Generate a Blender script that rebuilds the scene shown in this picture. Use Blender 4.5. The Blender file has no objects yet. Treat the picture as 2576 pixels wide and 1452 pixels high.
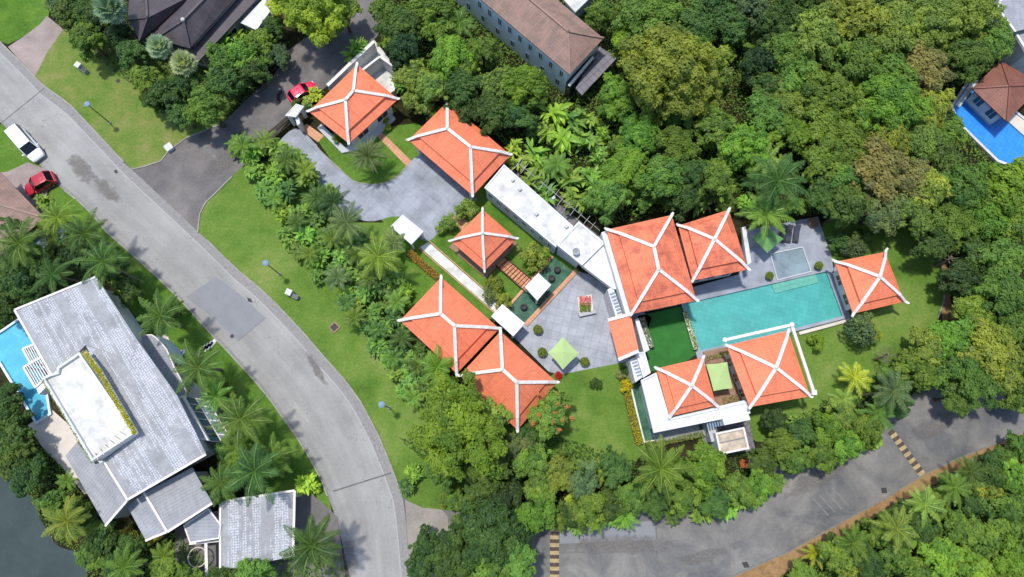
import bpy, math, random
import numpy as np
from mathutils import Vector
rng = np.random.default_rng(7)
random.seed(7)
PI = math.pi
scene = bpy.context.scene
C = scene.collection
# ------------------------------------------------------------------ camera, sky, sun, exposure
H = 75.0
TH = math.radians(13.9)
FP = 1717.0
cam = bpy.data.cameras.new('camera')
cam.sensor_width = 36; cam.lens = 24; cam.clip_end = 2000; cam.clip_start = 1
camo = bpy.data.objects.new('camera', cam); C.objects.link(camo)
camo.location = (0, 0, H); camo.rotation_euler = (TH, 0, 0)
scene.camera = camo
SUN_EL = math.radians(75); SUN_DIR = Vector((-0.72, 0.70, 0)).normalized()
w = bpy.data.worlds.new('World'); scene.world = w; w.use_nodes = True
nt = w.node_tree
sky = nt.nodes.new('ShaderNodeTexSky'); sky.sky_type = 'NISHITA'; sky.sun_disc = False
sky.sun_elevation = SUN_EL; sky.sun_rotation = math.atan2(SUN_DIR.x, SUN_DIR.y)
bg = nt.nodes['Background']; bg.inputs[1].default_value = 0.15
nt.links.new(sky.outputs[0], bg.inputs[0])
sun = bpy.data.lights.new('sun', 'SUN'); sun.energy = 2.6; sun.angle = math.radians(3.5); sun.color = (1, 0.965, 0.9)
suno = bpy.data.objects.new('sun', sun); C.objects.link(suno)
sd = Vector((SUN_DIR.x*math.cos(SUN_EL), SUN_DIR.y*math.cos(SUN_EL), math.sin(SUN_EL)))
suno.rotation_euler = (-sd).to_track_quat('-Z', 'Y').to_euler(); suno.location = (0, 0, 60)
scene.view_settings.view_transform = 'Standard'; scene.view_settings.look = 'None'
scene.view_settings.exposure = 0.52; scene.view_settings.gamma = 1
scene.render.engine = 'CYCLES'

def W(px, py, z=0.0):
    """point at height z that stands at this place of the surveyed plan"""
    u = (px-1288)/FP; v = (726-py)/FP
    d = Vector((u, v*math.cos(TH)+math.sin(TH), v*math.sin(TH)-math.cos(TH)))
    t = (z-H)/d.z
    return Vector((d.x*t, d.y*t, z))
def MPP(py, z=0.0):
    v = (726-py)/FP
    return (H-z)/(math.cos(TH)-v*math.sin(TH))/FP

# ------------------------------------------------------------------ materials
def lin(c):
    return tuple(((x/255)/12.92 if x/255 <= .04045 else ((x/255+.055)/1.055)**2.4) for x in c)
MATS = {}
class NT:
    def __init__(s, name, rough=.8, spec=.3):
        s.m = bpy.data.materials.new(name); s.m.use_nodes = True; s.t = s.m.node_tree
        s.b = s.t.nodes['Principled BSDF']; s.out = s.t.nodes['Material Output']
        s.b.inputs['Roughness'].default_value = rough
        s.b.inputs['Specular IOR Level'].default_value = spec
        MATS[name] = s.m
    def n(s, ty, **kw):
        o = s.t.nodes.new(ty)
        for k, v in kw.items(): setattr(o, k, v)
        return o
    def l(s, a, b): s.t.links.new(a, b)
    def coord(s, kind='Object', scale=(1, 1, 1), rot=0):
        tc = s.n('ShaderNodeTexCoord'); mp = s.n('ShaderNodeMapping')
        mp.inputs['Scale'].default_value = scale; mp.inputs['Rotation'].default_value = (0, 0, rot)
        s.l(tc.outputs[kind], mp.inputs[0]); return mp.outputs[0]
    def noise(s, scale, det=4, vec=None, rough=.6, dist=0):
        o = s.n('ShaderNodeTexNoise'); o.inputs['Scale'].default_value = scale
        o.inputs['Detail'].default_value = det; o.inputs['Roughness'].default_value = rough
        o.inputs['Distortion'].default_value = dist
        if vec is not None: s.l(vec, o.inputs['Vector'])
        return o.outputs[0]
    def ramp(s, fac, stops):
        r = s.n('ShaderNodeValToRGB'); s.l(fac, r.inputs[0])
        e = r.color_ramp.elements
        while len(e) < len(stops): e.new(.5)
        for i, (p, c) in enumerate(stops):
            e[i].position = p; e[i].color = (*lin(c), 1) if not isinstance(c, float) else (c, c, c, 1)
        return r.outputs[0]
    def mix(s, fac, a, b, bt='MIX'):
        m = s.n('ShaderNodeMix', data_type='RGBA', blend_type=bt)
        for inp, v in ((m.inputs[0], fac), (m.inputs[6], a), (m.inputs[7], b)):
            if isinstance(v, (int, float)): inp.default_value = v
            elif isinstance(v, tuple): inp.default_value = (*v[:3], 1)
            else: s.l(v, inp)
        return m.outputs[2]
    def math(s, op, a, b=0.0):
        m = s.n('ShaderNodeMath', operation=op)
        for inp, v in ((m.inputs[0], a), (m.inputs[1], b)):
            if isinstance(v, (int, float)): inp.default_value = v
            else: s.l(v, inp)
        return m.outputs[0]
    def base(s, c):
        if isinstance(c, tuple): s.b.inputs['Base Color'].default_value = (*c, 1)
        else: s.l(c, s.b.inputs['Base Color'])
        return s
    def bump(s, h, strength=.4, dist=.1):
        b = s.n('ShaderNodeBump'); b.inputs['Strength'].default_value = strength
        b.inputs['Distance'].default_value = dist
        s.l(h, b.inputs['Height']); s.l(b.outputs[0], s.b.inputs['Normal']); return s

def simple(name, c, rough=.7, spec=.3, var=.12, sc=1.5, metal=0):
    m = NT(name, rough, spec); c = lin(c)
    co = m.coord()
    f = m.noise(sc, 5, co, .65)
    dark = tuple(x*(1-var*2) for x in c); lt = tuple(min(1, x*(1+var)) for x in c)
    r = m.n('ShaderNodeValToRGB'); m.l(f, r.inputs[0])
    r.color_ramp.elements[0].position = .3; r.color_ramp.elements[1].position = .68
    r.color_ramp.elements[0].color = (*dark, 1); r.color_ramp.elements[1].color = (*lt, 1)
    m.base(r.outputs[0]); m.b.inputs['Metallic'].default_value = metal
    return m.m

def ground_mat(name, stops, big=.12, small=2.5, amt=.5, bump=.3):
    m = NT(name, .95, .1); co = m.coord()
    a = m.noise(big, 3, co, .6, .4); b = m.noise(small, 6, co, .7); c = m.noise(.6, 4, co, .6)
    f = m.math('ADD', m.math('MULTIPLY', a, 1-amt), m.math('MULTIPLY', m.math('ADD', m.math('MULTIPLY', b, .6), m.math('MULTIPLY', c, .4)), amt))
    m.base(m.ramp(f, stops)); m.bump(m.noise(9, 4, co), bump, .06); return m.m
ground_mat('soil', [(.35, (30, 34, 18)), (.5, (52, 50, 30)), (.65, (82, 72, 48))])
ground_mat('lawn', [(.34, (66, 92, 36)), (.44, (84, 114, 44)), (.52, (100, 126, 54)), (.6, (120, 134, 70)), (.68, (146, 140, 96))], .16, 3.6, .6, .9)
ground_mat('lawn_dry', [(.34, (66, 98, 38)), (.44, (90, 118, 48)), (.52, (112, 126, 62)), (.6, (134, 132, 82)), (.68, (150, 138, 100))], .2, 3.4, .6, .9)
ground_mat('lawn_bright', [(.34, (58, 90, 32)), (.45, (76, 110, 38)), (.54, (94, 124, 48)), (.66, (124, 132, 72))], .2, 3.4, .6, .9)
ground_mat('laterite', [(.34, (96, 80, 54)), (.46, (136, 106, 72)), (.55, (152, 122, 84)), (.68, (112, 108, 56))], .25, 2.4, .6)
ground_mat('brick_paving', [(.35, (124, 118, 111)), (.5, (142, 135, 127)), (.65, (156, 148, 140))], .3, 4, .7)
ground_mat('driveway_asphalt', [(.35, (84, 82, 82)), (.5, (108, 104, 102)), (.65, (130, 124, 120))], .22, 4, .45)
ground_mat('driveway_red', [(.35, (128, 116, 112)), (.5, (150, 136, 130)), (.65, (166, 150, 142))], .3, 4, .5)
ground_mat('forest_floor', [(.35, (24, 28, 14)), (.5, (42, 42, 24)), (.65, (70, 62, 42))], .3, 2, .6)

# concrete road along its length: UV.x across (0..1), UV.y along (metres)
m = NT('road_concrete', .9, .2)
uvn = m.n('ShaderNodeTexCoord').outputs['UV']; sx = m.n('ShaderNodeSeparateXYZ'); m.l(uvn, sx.inputs[0])
mp = m.n('ShaderNodeMapping'); mp.inputs['Scale'].default_value = (14, .18, 1); m.l(uvn, mp.inputs[0])
streak = m.noise(1, 4, mp.outputs[0], .6)
co = m.coord(); big = m.noise(.16, 4, co, .6, .3); fine = m.noise(3.5, 6, co, .75)
f = m.math('ADD', m.math('MULTIPLY', streak, .26), m.math('ADD', m.math('MULTIPLY', big, .49), m.math('MULTIPLY', fine, .25)))
col = m.ramp(f, [(.36, (130, 128, 124)), (.5, (149, 147, 143)), (.64, (164, 162, 158))])
gut = m.ramp(m.math('ADD', fine, m.math('MULTIPLY', streak, .3)), [(.45, (104, 101, 100)), (.62, (128, 125, 123)), (.85, (150, 147, 144))])
wob = m.math('ADD', sx.outputs[0], m.math('MULTIPLY', m.math('SUBTRACT', fine, .5), .018))
right = m.math('GREATER_THAN', wob, .865)
ge = m.math('GREATER_THAN', wob, .845)
left = m.math('LESS_THAN', wob, .045)
col = m.mix(m.math('MULTIPLY', ge, .8), col, lin((166, 164, 161)))
col = m.mix(m.math('MULTIPLY', m.math('MAXIMUM', right, left), .75), col, gut)
trk = m.math('MULTIPLY', m.math('ADD', m.math('SINE', m.math('MULTIPLY', sx.outputs[0], 22.0)), 1.0), m.math('MULTIPLY', streak, .11))
col = m.mix(trk, col, lin((96, 94, 92)))
vc = m.n('ShaderNodeTexVoronoi', feature='DISTANCE_TO_EDGE'); vc.inputs['Scale'].default_value = .16
wv = m.n('ShaderNodeVectorMath', operation='ADD'); m.l(co, wv.inputs[0]); nz = m.n('ShaderNodeTexNoise'); nz.inputs['Scale'].default_value = .7; m.l(co, nz.inputs['Vector']); ns = m.n('ShaderNodeVectorMath', operation='SCALE'); m.l(nz.outputs['Color'], ns.inputs[0]); ns.inputs['Scale'].default_value = 3.0; m.l(ns.outputs[0], wv.inputs[1]); m.l(wv.outputs[0], vc.inputs['Vector'])
crk = m.math('MULTIPLY', m.math('LESS_THAN', vc.outputs['Distance'], .003), m.math('GREATER_THAN', big, .5))
col = m.mix(m.math('MULTIPLY', crk, .4), col, lin((84, 82, 80)))
m.base(col).bump(fine, .25, .03)

# asphalt of the lower road
m = NT('road_asphalt', .9, .2); co = m.coord(); big = m.noise(.22, 4, co, .65, .6); fine = m.noise(3, 6, co, .75)
m.base(m.ramp(m.math('ADD', m.math('MULTIPLY', big, .78), m.math('MULTIPLY', fine, .22)), [(.36, (88, 89, 91)), (.5, (112, 110, 107)), (.64, (134, 130, 124))])).bump(fine, .25, .03)

def tiles(name, c1, c2, size, grout=.03, rot=0.0, gc=None, rough=.6, var=.5, spec=.4):
    m = NT(name, rough, spec); co = m.coord('Object', (1/size, 1/size, 1), rot)
    b = m.n('ShaderNodeTexBrick'); m.l(co, b.inputs[0]); b.offset = 0
    b.inputs['Scale'].default_value = 1; b.inputs['Mortar Size'].default_value = grout
    b.inputs['Brick Width'].default_value = 1; b.inputs['Row Height'].default_value = 1
    b.inputs['Color1'].default_value = (*lin(c1), 1); b.inputs['Color2'].default_value = (*lin(c2), 1)
    b.inputs['Mortar'].default_value = (*lin(gc or tuple(int(x*.8) for x in c1)), 1)
    co2 = m.coord(); n = m.noise(.45, 5, co2, .65, .3)
    r = m.ramp(n, [(.3, 1-.45*var), (.62, 1.0)])
    m.base(m.mix(1.0, b.outputs[0], r, 'MULTIPLY')); return m.m
tiles('court_tiles', (154, 158, 166), (162, 165, 172), .9, .022, .25, (128, 131, 138), .6, .8)
tiles('drive_tiles', (142, 148, 158), (150, 155, 165), 1.1, .018, .7, (124, 129, 138), .6, 1.0)
tiles('deck_tiles', (146, 151, 162), (154, 158, 168), .9, .012, .25, (138, 142, 152), .6, .8)
tiles('pool_tile', (84, 166, 162), (94, 174, 170), .5, .02, .25, (54, 152, 148), .4, .4)
tiles('pool_tile_pale', (110, 172, 156), (120, 178, 162), .5, .03, .25, (100, 150, 140), .4, .2)
tiles('pool_tile_blue', (60, 142, 222), (72, 152, 228), .5, .02, .6, (14, 106, 220), .4, .15)
tiles('pool_tile_sky', (84, 180, 208), (100, 190, 214), .5, .02, .5, (70, 170, 200), .4, .4)
tiles('wood_deck', (206, 138, 96), (190, 122, 82), .5, .05, .7, (70, 50, 36))
tiles('brick_path', (206, 150, 112), (196, 138, 100), .4, .05, .7, (160, 120, 90))
tiles('plank_grey', (112, 108, 116), (120, 116, 124), .8, .04, .8, (70, 68, 74))

def roof_mat(name, c, stain=(60, 30, 25), stain_amt=.25, rows=.32, cols=.3, rough=.55, thr=.6):
    m = NT(name, rough, .4); c = lin(c)
    uv = m.n('ShaderNodeTexCoord').outputs['UV']; s = m.n('ShaderNodeSeparateXYZ'); m.l(uv, s.inputs[0])
    def saw(x, p):
        return m.math('FRACT', m.math('DIVIDE', x, p))
    row = saw(s.outputs[1], rows); colm = m.math('ABSOLUTE', m.math('SUBTRACT', saw(s.outputs[0], cols), .5))
    co = m.coord(); n1 = m.noise(.7, 6, co, .7, .2); n2 = m.noise(4, 4, co, .7)
    mp = m.n('ShaderNodeMapping'); mp.inputs['Scale'].default_value = (2.4, .35, 1); m.l(uv, mp.inputs[0])
    st = m.noise(1, 5, mp.outputs[0], .65)
    v = m.math('ADD', m.math('MULTIPLY', n2, .5), m.math('MULTIPLY', st, .5))
    colr = m.mix(m.ramp(v, [(.35, 0.0), (.62, 1.0)]), tuple(x*.76 for x in c), tuple(min(1, x*1.12) for x in c))
    sm = m.ramp(m.math('ADD', m.math('MULTIPLY', n1, .7), m.math('MULTIPLY', n2, .3)), [(thr-.06, 0.0), (thr+.06, 1.0)])
    colr = m.mix(m.math('MULTIPLY', sm, stain_amt), colr, lin(stain))
    colr = m.mix(1.0, colr, m.ramp(row, [(0.0, .80), (.35, 1.0)]), 'MULTIPLY')
    m.base(colr).bump(m.math('ADD', row, m.math('MULTIPLY', colm, .8)), .35, .05)
    return m.m
roof_mat('orange_tile', (234, 130, 93), stain_amt=.25, thr=.60)
roof_mat('orange_tile_worn', (232, 128, 93), (120, 56, 46), stain_amt=.5, thr=.52)
roof_mat('brown_tile', (152, 122, 108), (96, 84, 76), .45, thr=.52)
roof_mat('dark_tile', (84, 76, 80), (58, 52, 56), .5, thr=.5)
roof_mat('grey_tile', (154, 154, 156), (122, 122, 126), .4, thr=.52, rough=.8)
roof_mat('grey_tile_plain', (158, 159, 164), (120, 124, 134), .45, thr=.52, rough=.8)
roof_mat('rust_tile', (132, 84, 68), (100, 60, 50), .4, thr=.52)
# grey roof with rows of pale worn shingles
m = NT('shingle_spotted', .8, .2)
uv = m.n('ShaderNodeTexCoord').outputs['UV']
mp = m.n('ShaderNodeMapping'); mp.inputs['Scale'].default_value = (4.0, 4.0, 1); m.l(uv, mp.inputs[0])
vo = m.n('ShaderNodeTexVoronoi'); vo.inputs['Scale'].default_value = 1; vo.inputs['Randomness'].default_value = .3; m.l(mp.outputs[0], vo.inputs['Vector'])
s3 = m.n('ShaderNodeSeparateXYZ'); m.l(uv, s3.inputs[0])
mpb = m.n('ShaderNodeMapping'); mpb.inputs['Scale'].default_value = (.05, 1.15, 1); m.l(uv, mpb.inputs[0])
band = m.noise(1, 3, mpb.outputs[0], .6)
co = m.coord(); nn = m.noise(.5, 5, co, .7)
spot = m.math('MULTIPLY', m.math('LESS_THAN', vo.outputs['Distance'], .38), m.math('GREATER_THAN', m.math('ADD', m.math('MULTIPLY', band, .85), m.math('MULTIPLY', nn, .2)), .525))
bc = m.ramp(m.math('ADD', m.math('MULTIPLY', nn, .6), m.math('MULTIPLY', m.noise(5, 4, co, .7), .4)), [(.36, (132, 132, 134)), (.64, (168, 168, 170))])
m.base(m.mix(m.math('MULTIPLY', spot, .62), bc, lin((206, 210, 218))))

simple('white_paint', (207, 208, 207), .6, .3, .09, 1.3)
simple('white_stained', (206, 205, 199), .7, .3, .17, .8)
simple('white_trim', (218, 212, 204), .5, .3, .11, 2.8)
simple('pale_wall', (196, 206, 210), .7, .3, .05, .5)
simple('blue_wall', (212, 222, 226), .7, .3, .06, .5)
simple('grey_conc', (150, 150, 152), .85, .2, .1)
simple('grey_light', (184, 186, 190), .8, .2, .07, .5)
simple('kerb', (150, 147, 138), .9, .2, .12, 1.2)
simple('beige_patio', (206, 196, 184), .8, .2, .07, .6)
simple('brown_stone', (146, 118, 96), .8, .2, .15, 2)
simple('dark_wood', (62, 44, 34), .7, .3, .15, 3)
simple('dark_metal', (46, 48, 52), .5, .5, .1)
simple('steel', (126, 128, 132), .4, .5, .05, 3, .4)
simple('asphalt_patch', (132, 133, 136), .9, .2, .05, .8)
m = NT('stain', .85, .2); co = m.coord(); uvs = m.n('ShaderNodeTexCoord').outputs['UV']; sp = m.n('ShaderNodeSeparateXYZ'); m.l(uvs, sp.inputs[0])
n1 = m.noise(1.1, 6, co, .7, .3); n2 = m.noise(5, 4, co, .7)
m.base(m.ramp(n2, [(.35, (102, 98, 94)), (.65, (138, 133, 128))]))
al = m.ramp(m.math('ADD', m.math('SUBTRACT', m.math('ADD', m.math('MULTIPLY', n1, 1.85), m.math('MULTIPLY', n2, .15)), sp.outputs[0]), 0), [(.1, 0.0), (.6, .6)])
m.l(al, m.b.inputs['Alpha'])
simple('wet_patch', (108, 107, 106), .85, .2, .16, 1.6)
simple('road_paint', (121, 119, 115), .8, .2, .14, 2)
simple('bump_yellow', (170, 150, 112), .8, .2, .15, 3)
simple('bump_dark', (84, 72, 62), .8, .2, .15, 3)
simple('iron', (56, 54, 54), .7, .4, .1, 5)
simple('rust', (188, 172, 152), .8, .2, .24, 1.2)
simple('rubber', (22, 22, 24), .9, .2, .1)
simple('umbrella_lime', (168, 192, 128), .8, .2, .05, .6)
simple('umbrella_green', (118, 168, 92), .8, .2, .06, .6)
simple('umbrella_dark', (104, 148, 88), .8, .2, .06, .6)
simple('bark', (98, 84, 68), .95, .1, .2, 4)
simple('palm_bark', (128, 118, 104), .95, .1, .2, 5)
simple('terracotta', (120, 98, 78), .8, .2, .1, 4)
simple('gate_brown', (78, 62, 48), .7, .3, .15, 3)
simple('cushion', (70, 74, 84), .9, .1, .05, 3)
simple('lamp_glass', (150, 156, 196), .2, .5, .02)
simple('turf_green', (54, 110, 52), .95, .1, .1, .8)
simple('red_leaf_cloth', (150, 40, 30), .8, .2, .1)
simple('louver_blue', (120, 140, 158), .5, .4, .05)
m = NT('glass_dark', .12, .6).base(lin((34, 42, 52)))
m = NT('glass_teal', .12, .6).base(lin((110, 132, 134)))
m = NT('car_glass', .08, .6).base(lin((20, 24, 30)))
def paint(name, c):
    m = NT(name, .35, .5).base(lin(c)); m.b.inputs['Coat Weight'].default_value = .3; m.b.inputs['Coat Roughness'].default_value = .08
paint('car_white', (225, 228, 232)); paint('car_red', (168, 22, 44)); paint('car_blue', (84, 104, 122)); paint('car_pink', (214, 36, 78))
def glow(name, c):
    m = NT(name, .15, .6).base(lin(c))
glow('head_lamp', (220, 224, 230)); glow('tail_lamp', (150, 20, 20))

def water(name, tint, k, bumps=.15, sc=1.2):
    m = NT(name, .03, .5); t = m.t
    tr = m.n('ShaderNodeBsdfTransparent'); tr.inputs[0].default_value = (*tint, 1)
    gl = m.n('ShaderNodeBsdfGlossy'); gl.inputs['Roughness'].default_value = .05
    fr = m.n('ShaderNodeFresnel'); fr.inputs[0].default_value = 1.33
    co = m.coord(); b = m.n('ShaderNodeBump'); b.inputs['Strength'].default_value = bumps; b.inputs['Distance'].default_value = .1
    m.l(m.noise(sc, 4, co, .6, .5), b.inputs['Height']); m.l(b.outputs[0], gl.inputs['Normal']); m.l(b.outputs[0], fr.inputs['Normal'])
    mx = m.n('ShaderNodeMixShader'); m.l(m.math('MULTIPLY', fr.outputs[0], k), mx.inputs[0])
    m.l(tr.outputs[0], mx.inputs[1]); m.l(gl.outputs[0], mx.inputs[2]); m.l(mx.outputs[0], m.out.inputs[0])
water('pool_water', (.86, .96, .96), 1.3, .3, 2.2)
water('pond_water', (.78, .90, .86), 1.2)
m = NT('lake_water', .08, .5); co = m.coord()
m.base(m.ramp(m.noise(.3, 4, co), [(.35, (52, 64, 60)), (.65, (62, 74, 70))])).bump(m.noise(2.2, 5, co, .6, .6), .35, .08)
ground_mat('pond_bed', [(.35, (58, 82, 70)), (.5, (82, 112, 96)), (.65, (112, 138, 118))], .8, 2.5, .6)

def leafmat(name, transl=.3, rough=.5, yell=.5, sat=1.0):
    m = NT(name, rough, .25)
    oi = m.n('ShaderNodeObjectInfo'); at = m.n('ShaderNodeAttribute'); at.attribute_name = 'vary'
    v = at.outputs['Fac']
    dk = m.mix(1.0, oi.outputs['Color'], (.55, .64, .70), 'MULTIPLY')
    lt = m.mix(1.0, oi.outputs['Color'], (1.55, 1.38, .95), 'MULTIPLY')
    c = m.mix(v, dk, lt); m.base(c)
    tl = m.n('ShaderNodeBsdfTranslucent'); m.l(m.mix(1.0, c, (1.1, 1.25, .5), 'MULTIPLY'), tl.inputs[0])
    mx = m.n('ShaderNodeMixShader'); mx.inputs[0].default_value = transl
    m.l(m.b.outputs[0], mx.inputs[1]); m.l(tl.outputs[0], mx.inputs[2]); m.l(mx.outputs[0], m.out.inputs[0])
    return m.m
leafmat('leaf', .4); leafmat('leaf_glossy', .3, .4)
def flowermat(name, c):
    m = NT(name, .7, .2); m.base(lin(c))
flowermat('flower_orange', (186, 110, 62)); flowermat('flower_white', (226, 224, 214)); flowermat('flower_red', (186, 44, 40)); flowermat('flower_pink', (222, 120, 120))
LC = {'D': (.088, .165, .044), 'M': (.150, .262, .052), 'B': (.185, .335, .048), 'O': (.232, .315, .064), 'Y': (.330, .425, .050),
      'R': (.260, .245, .090), 'G': (.140, .205, .085), 'S': (.30, .40, .27), 'K': (.46, .43, .02), 'A': (.45, .28, .03), 'T': (.050, .100, .034)}
LN = {'D': 'dark green', 'M': 'mid green', 'B': 'bright green', 'O': 'olive green', 'Y': 'yellow green', 'R': 'brownish', 'G': 'grey green',
      'S': 'silvery', 'K': 'golden yellow', 'A': 'orange yellow', 'T': 'blackish green'}

# ------------------------------------------------------------------ object helpers
def tag(o, label=None, cat=None, group=None, kind=None):
    if label: o['label'] = label
    if cat: o['category'] = cat
    if group: o['group'] = group
    if kind: o['kind'] = kind
    return o
def wloc(p):
    v = Vector((0, 0, 0))
    while p is not None:
        v += p.location; p = p.parent
    return v
def thing(name, label, cat, loc=(0, 0, 0), rotz=0, group=None):
    o = bpy.data.objects.new(name, None); C.objects.link(o); o.empty_display_size = .3
    o.location = loc; o.rotation_euler = (0, 0, rotz); return tag(o, label, cat, group)
class MB:
    def __init__(s): s.v = []; s.f = []; s.uv = []
    def face(s, pts, uv=None):
        n = len(s.v); s.v += [tuple(p) for p in pts]; s.f.append(tuple(range(n, n+len(pts))))
        s.uv += uv if uv else [(p[0], p[1]) for p in pts]
    def roof_face(s, pts):
        """first two points run along the eave: UV.x along it, UV.y up the slope"""
        a, b = Vector(pts[0]), Vector(pts[1]); e = (b-a).normalized()
        n = (b-a).cross(Vector(pts[2])-a).normalized(); u = n.cross(e)
        s.face(pts, [((Vector(p)-a).dot(e)+7, (Vector(p)-a).dot(u)+3) for p in pts])
    def prism(s, pts, z0, z1):
        """pts: xy; counter-clockwise or not; z1 may be a list"""
        n = len(pts); A = sum(pts[i][0]*pts[(i+1) % n][1]-pts[(i+1) % n][0]*pts[i][1] for i in range(n))
        if A < 0: pts = pts[::-1]
        s.face([(p[0], p[1], z1) for p in pts]); s.face([(p[0], p[1], z0) for p in pts[::-1]])
        for i in range(n):
            a, b = pts[i], pts[(i+1) % n]; L = math.hypot(b[0]-a[0], b[1]-a[1])
            s.face([(a[0], a[1], z0), (b[0], b[1], z0), (b[0], b[1], z1), (a[0], a[1], z1)], [(0, z0), (L, z0), (L, z1), (0, z1)])
    def box(s, c, size, rz=0):
        x, y, z = [q/2 for q in size]; cr, sr = math.cos(rz), math.sin(rz)
        p = [(c[0]+a*cr-b*sr, c[1]+a*sr+b*cr) for a, b in ((-x, -y), (x, -y), (x, y), (-x, y))]
        s.prism(p, c[2]-z, c[2]+z)
    def bar(s, a, b, wd, th, up=None):
        """bar between two points, wd wide, th thick, its underside on the line"""
        a, b = Vector(a), Vector(b); d = (b-a).normalized(); u = Vector((0, 0, 1))
        if abs(d.z) > .95: u = Vector((0, 1, 0))
        sd_ = d.cross(u).normalized(); u = sd_.cross(d)
        q = [sd_*(-wd/2), sd_*(wd/2), sd_*(wd/2)+u*th, sd_*(-wd/2)+u*th]
        A = [a+k for k in q]; B = [b+k for k in q]
        s.face(A); s.face(B[::-1])
        for i in range(4): s.face([A[i], B[i], B[(i+1) % 4], A[(i+1) % 4]])
    def tube(s, path, rad, n=8, cap=True):
        rings = []
        P = [Vector(p) for p in path]
        for i, p in enumerate(P):
            d = (P[min(i+1, len(P)-1)]-P[max(i-1, 0)]).normalized()
            u = Vector((0, 0, 1)) if abs(d.z) < .9 else Vector((1, 0, 0))
            x = d.cross(u).normalized(); y = x.cross(d).normalized()
            rings.append([p+(x*math.cos(2*PI*k/n)+y*math.sin(2*PI*k/n))*rad[i] for k in range(n)])
        for i in range(len(P)-1):
            for k in range(n):
                s.face([rings[i][k], rings[i][(k+1) % n], rings[i+1][(k+1) % n], rings[i+1][k]])
        if cap: s.face(rings[0]); s.face(rings[-1][::-1])
    def lathe(s, prof, n=16, c=(0, 0, 0)):
        for i in range(len(prof)-1):
            (r0, z0), (r1, z1) = prof[i], prof[i+1]
            for k in range(n):
                a, b = 2*PI*k/n, 2*PI*(k+1)/n
                q = [(c[0]+r0*math.cos(a), c[1]+r0*math.sin(a), c[2]+z0), (c[0]+r0*math.cos(b), c[1]+r0*math.sin(b), c[2]+z0),
                     (c[0]+r1*math.cos(b), c[1]+r1*math.sin(b), c[2]+z1), (c[0]+r1*math.cos(a), c[1]+r1*math.sin(a), c[2]+z1)]
                s.face([p for j, p in enumerate(q) if not ((j == 3 and r1 < 1e-5) or (j == 1 and r0 < 1e-5))] )
    def build(s, name, mat, parent=None, local=False, smooth=False):
        off = Vector((0, 0, 0)) if local else wloc(parent)
        me = bpy.data.meshes.new(name)
        me.from_pydata([(v[0]-off.x, v[1]-off.y, v[2]-off.z) for v in s.v], [], s.f)
        ul = me.uv_layers.new(name='UVMap'); ul.data.foreach_set('uv', [c for u in s.uv for c in u])
        me.materials.append(MATS[mat])
        if smooth:
            me.polygons.foreach_set('use_smooth', [True]*len(me.polygons))
        o = bpy.data.objects.new(name, me); C.objects.link(o)
        if parent: o.parent = parent
        return o
def px(pts, z=0.0): return [W(p[0], p[1], z) for p in pts]
def xy(pts, z): return [(p.x, p.y) for p in px(pts, z)]
def sheet(name, pts, z, mat, kind='structure'):
    from mathutils.geometry import tessellate_polygon
    P = px(pts, z); b = MB()
    for t in tessellate_polygon([P]):
        q = [P[i] for i in t]
        if (q[1]-q[0]).cross(q[2]-q[0]).z < 0: q = q[::-1]
        b.face(q)
    o = b.build(name, mat); return tag(o, kind=kind)
def smoothpoly(pts, n=4, closed=True):
    out = []; N = len(pts)
    rngi = range(N) if closed else range(N-1)
    for i in rngi:
        if closed: p0, p1, p2, p3 = (pts[(i+k-1) % N] for k in range(4))
        else: p0, p1, p2, p3 = pts[max(i-1, 0)], pts[i], pts[i+1], pts[min(i+2, N-1)]
        for k in range(n):
            t = k/n
            out.append(tuple(.5*((2*p1[j])+(-p0[j]+p2[j])*t+(2*p0[j]-5*p1[j]+4*p2[j]-p3[j])*t*t+(-p0[j]+3*p1[j]-3*p2[j]+p3[j])*t**3) for j in (0, 1)))
    if not closed: out.append(tuple(pts[-1]))
    return out
def resample(P, n):
    d = [0]
    for a, b in zip(P, P[1:]): d.append(d[-1]+math.hypot(b[0]-a[0], b[1]-a[1]))
    out = []; k = 0
    for i in range(n):
        t = d[-1]*i/(n-1)
        while k < len(d)-2 and d[k+1] < t: k += 1
        f = (t-d[k])/max(1e-6, d[k+1]-d[k]); out.append(tuple(P[k][j]+(P[k+1][j]-P[k][j])*f for j in range(len(P[0]))))
    return out
def blob(cx, cy, rx, ry, rot, n=26, j=.25):
    out = []; cr, sr = math.cos(rot), math.sin(rot)
    for k in range(n):
        a = 2*PI*k/n; r = 1+random.uniform(-j, j); x = rx*r*math.cos(a); y = ry*r*math.sin(a)
        out.append((cx+x*cr-y*sr, cy+x*sr+y*cr))
    return out
def kerb(name, pts, wdt=.16, h=.12, mat='kerb'):
    P = [Vector(W(p[0], p[1], 0)) for p in pts]; b = MB(); L = []; R = []
    for i, p in enumerate(P):
        d = (P[min(i+1, len(P)-1)]-P[max(i-1, 0)]).normalized(); s_ = Vector((-d.y, d.x, 0))*wdt/2
        L.append(p+s_); R.append(p-s_)
    up = Vector((0, 0, h))
    for i in range(len(P)-1):
        b.face([R[i]+up, R[i+1]+up, L[i+1]+up, L[i]+up]); b.face([R[i], R[i+1], R[i+1]+up, R[i]+up]); b.face([L[i+1], L[i], L[i]+up, L[i+1]+up])
    b.face([L[0], R[0], R[0]+up, L[0]+up]); b.face([R[-1], L[-1], L[-1]+up, R[-1]+up])
    o = b.build(name, mat); return tag(o, kind='structure')

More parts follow.
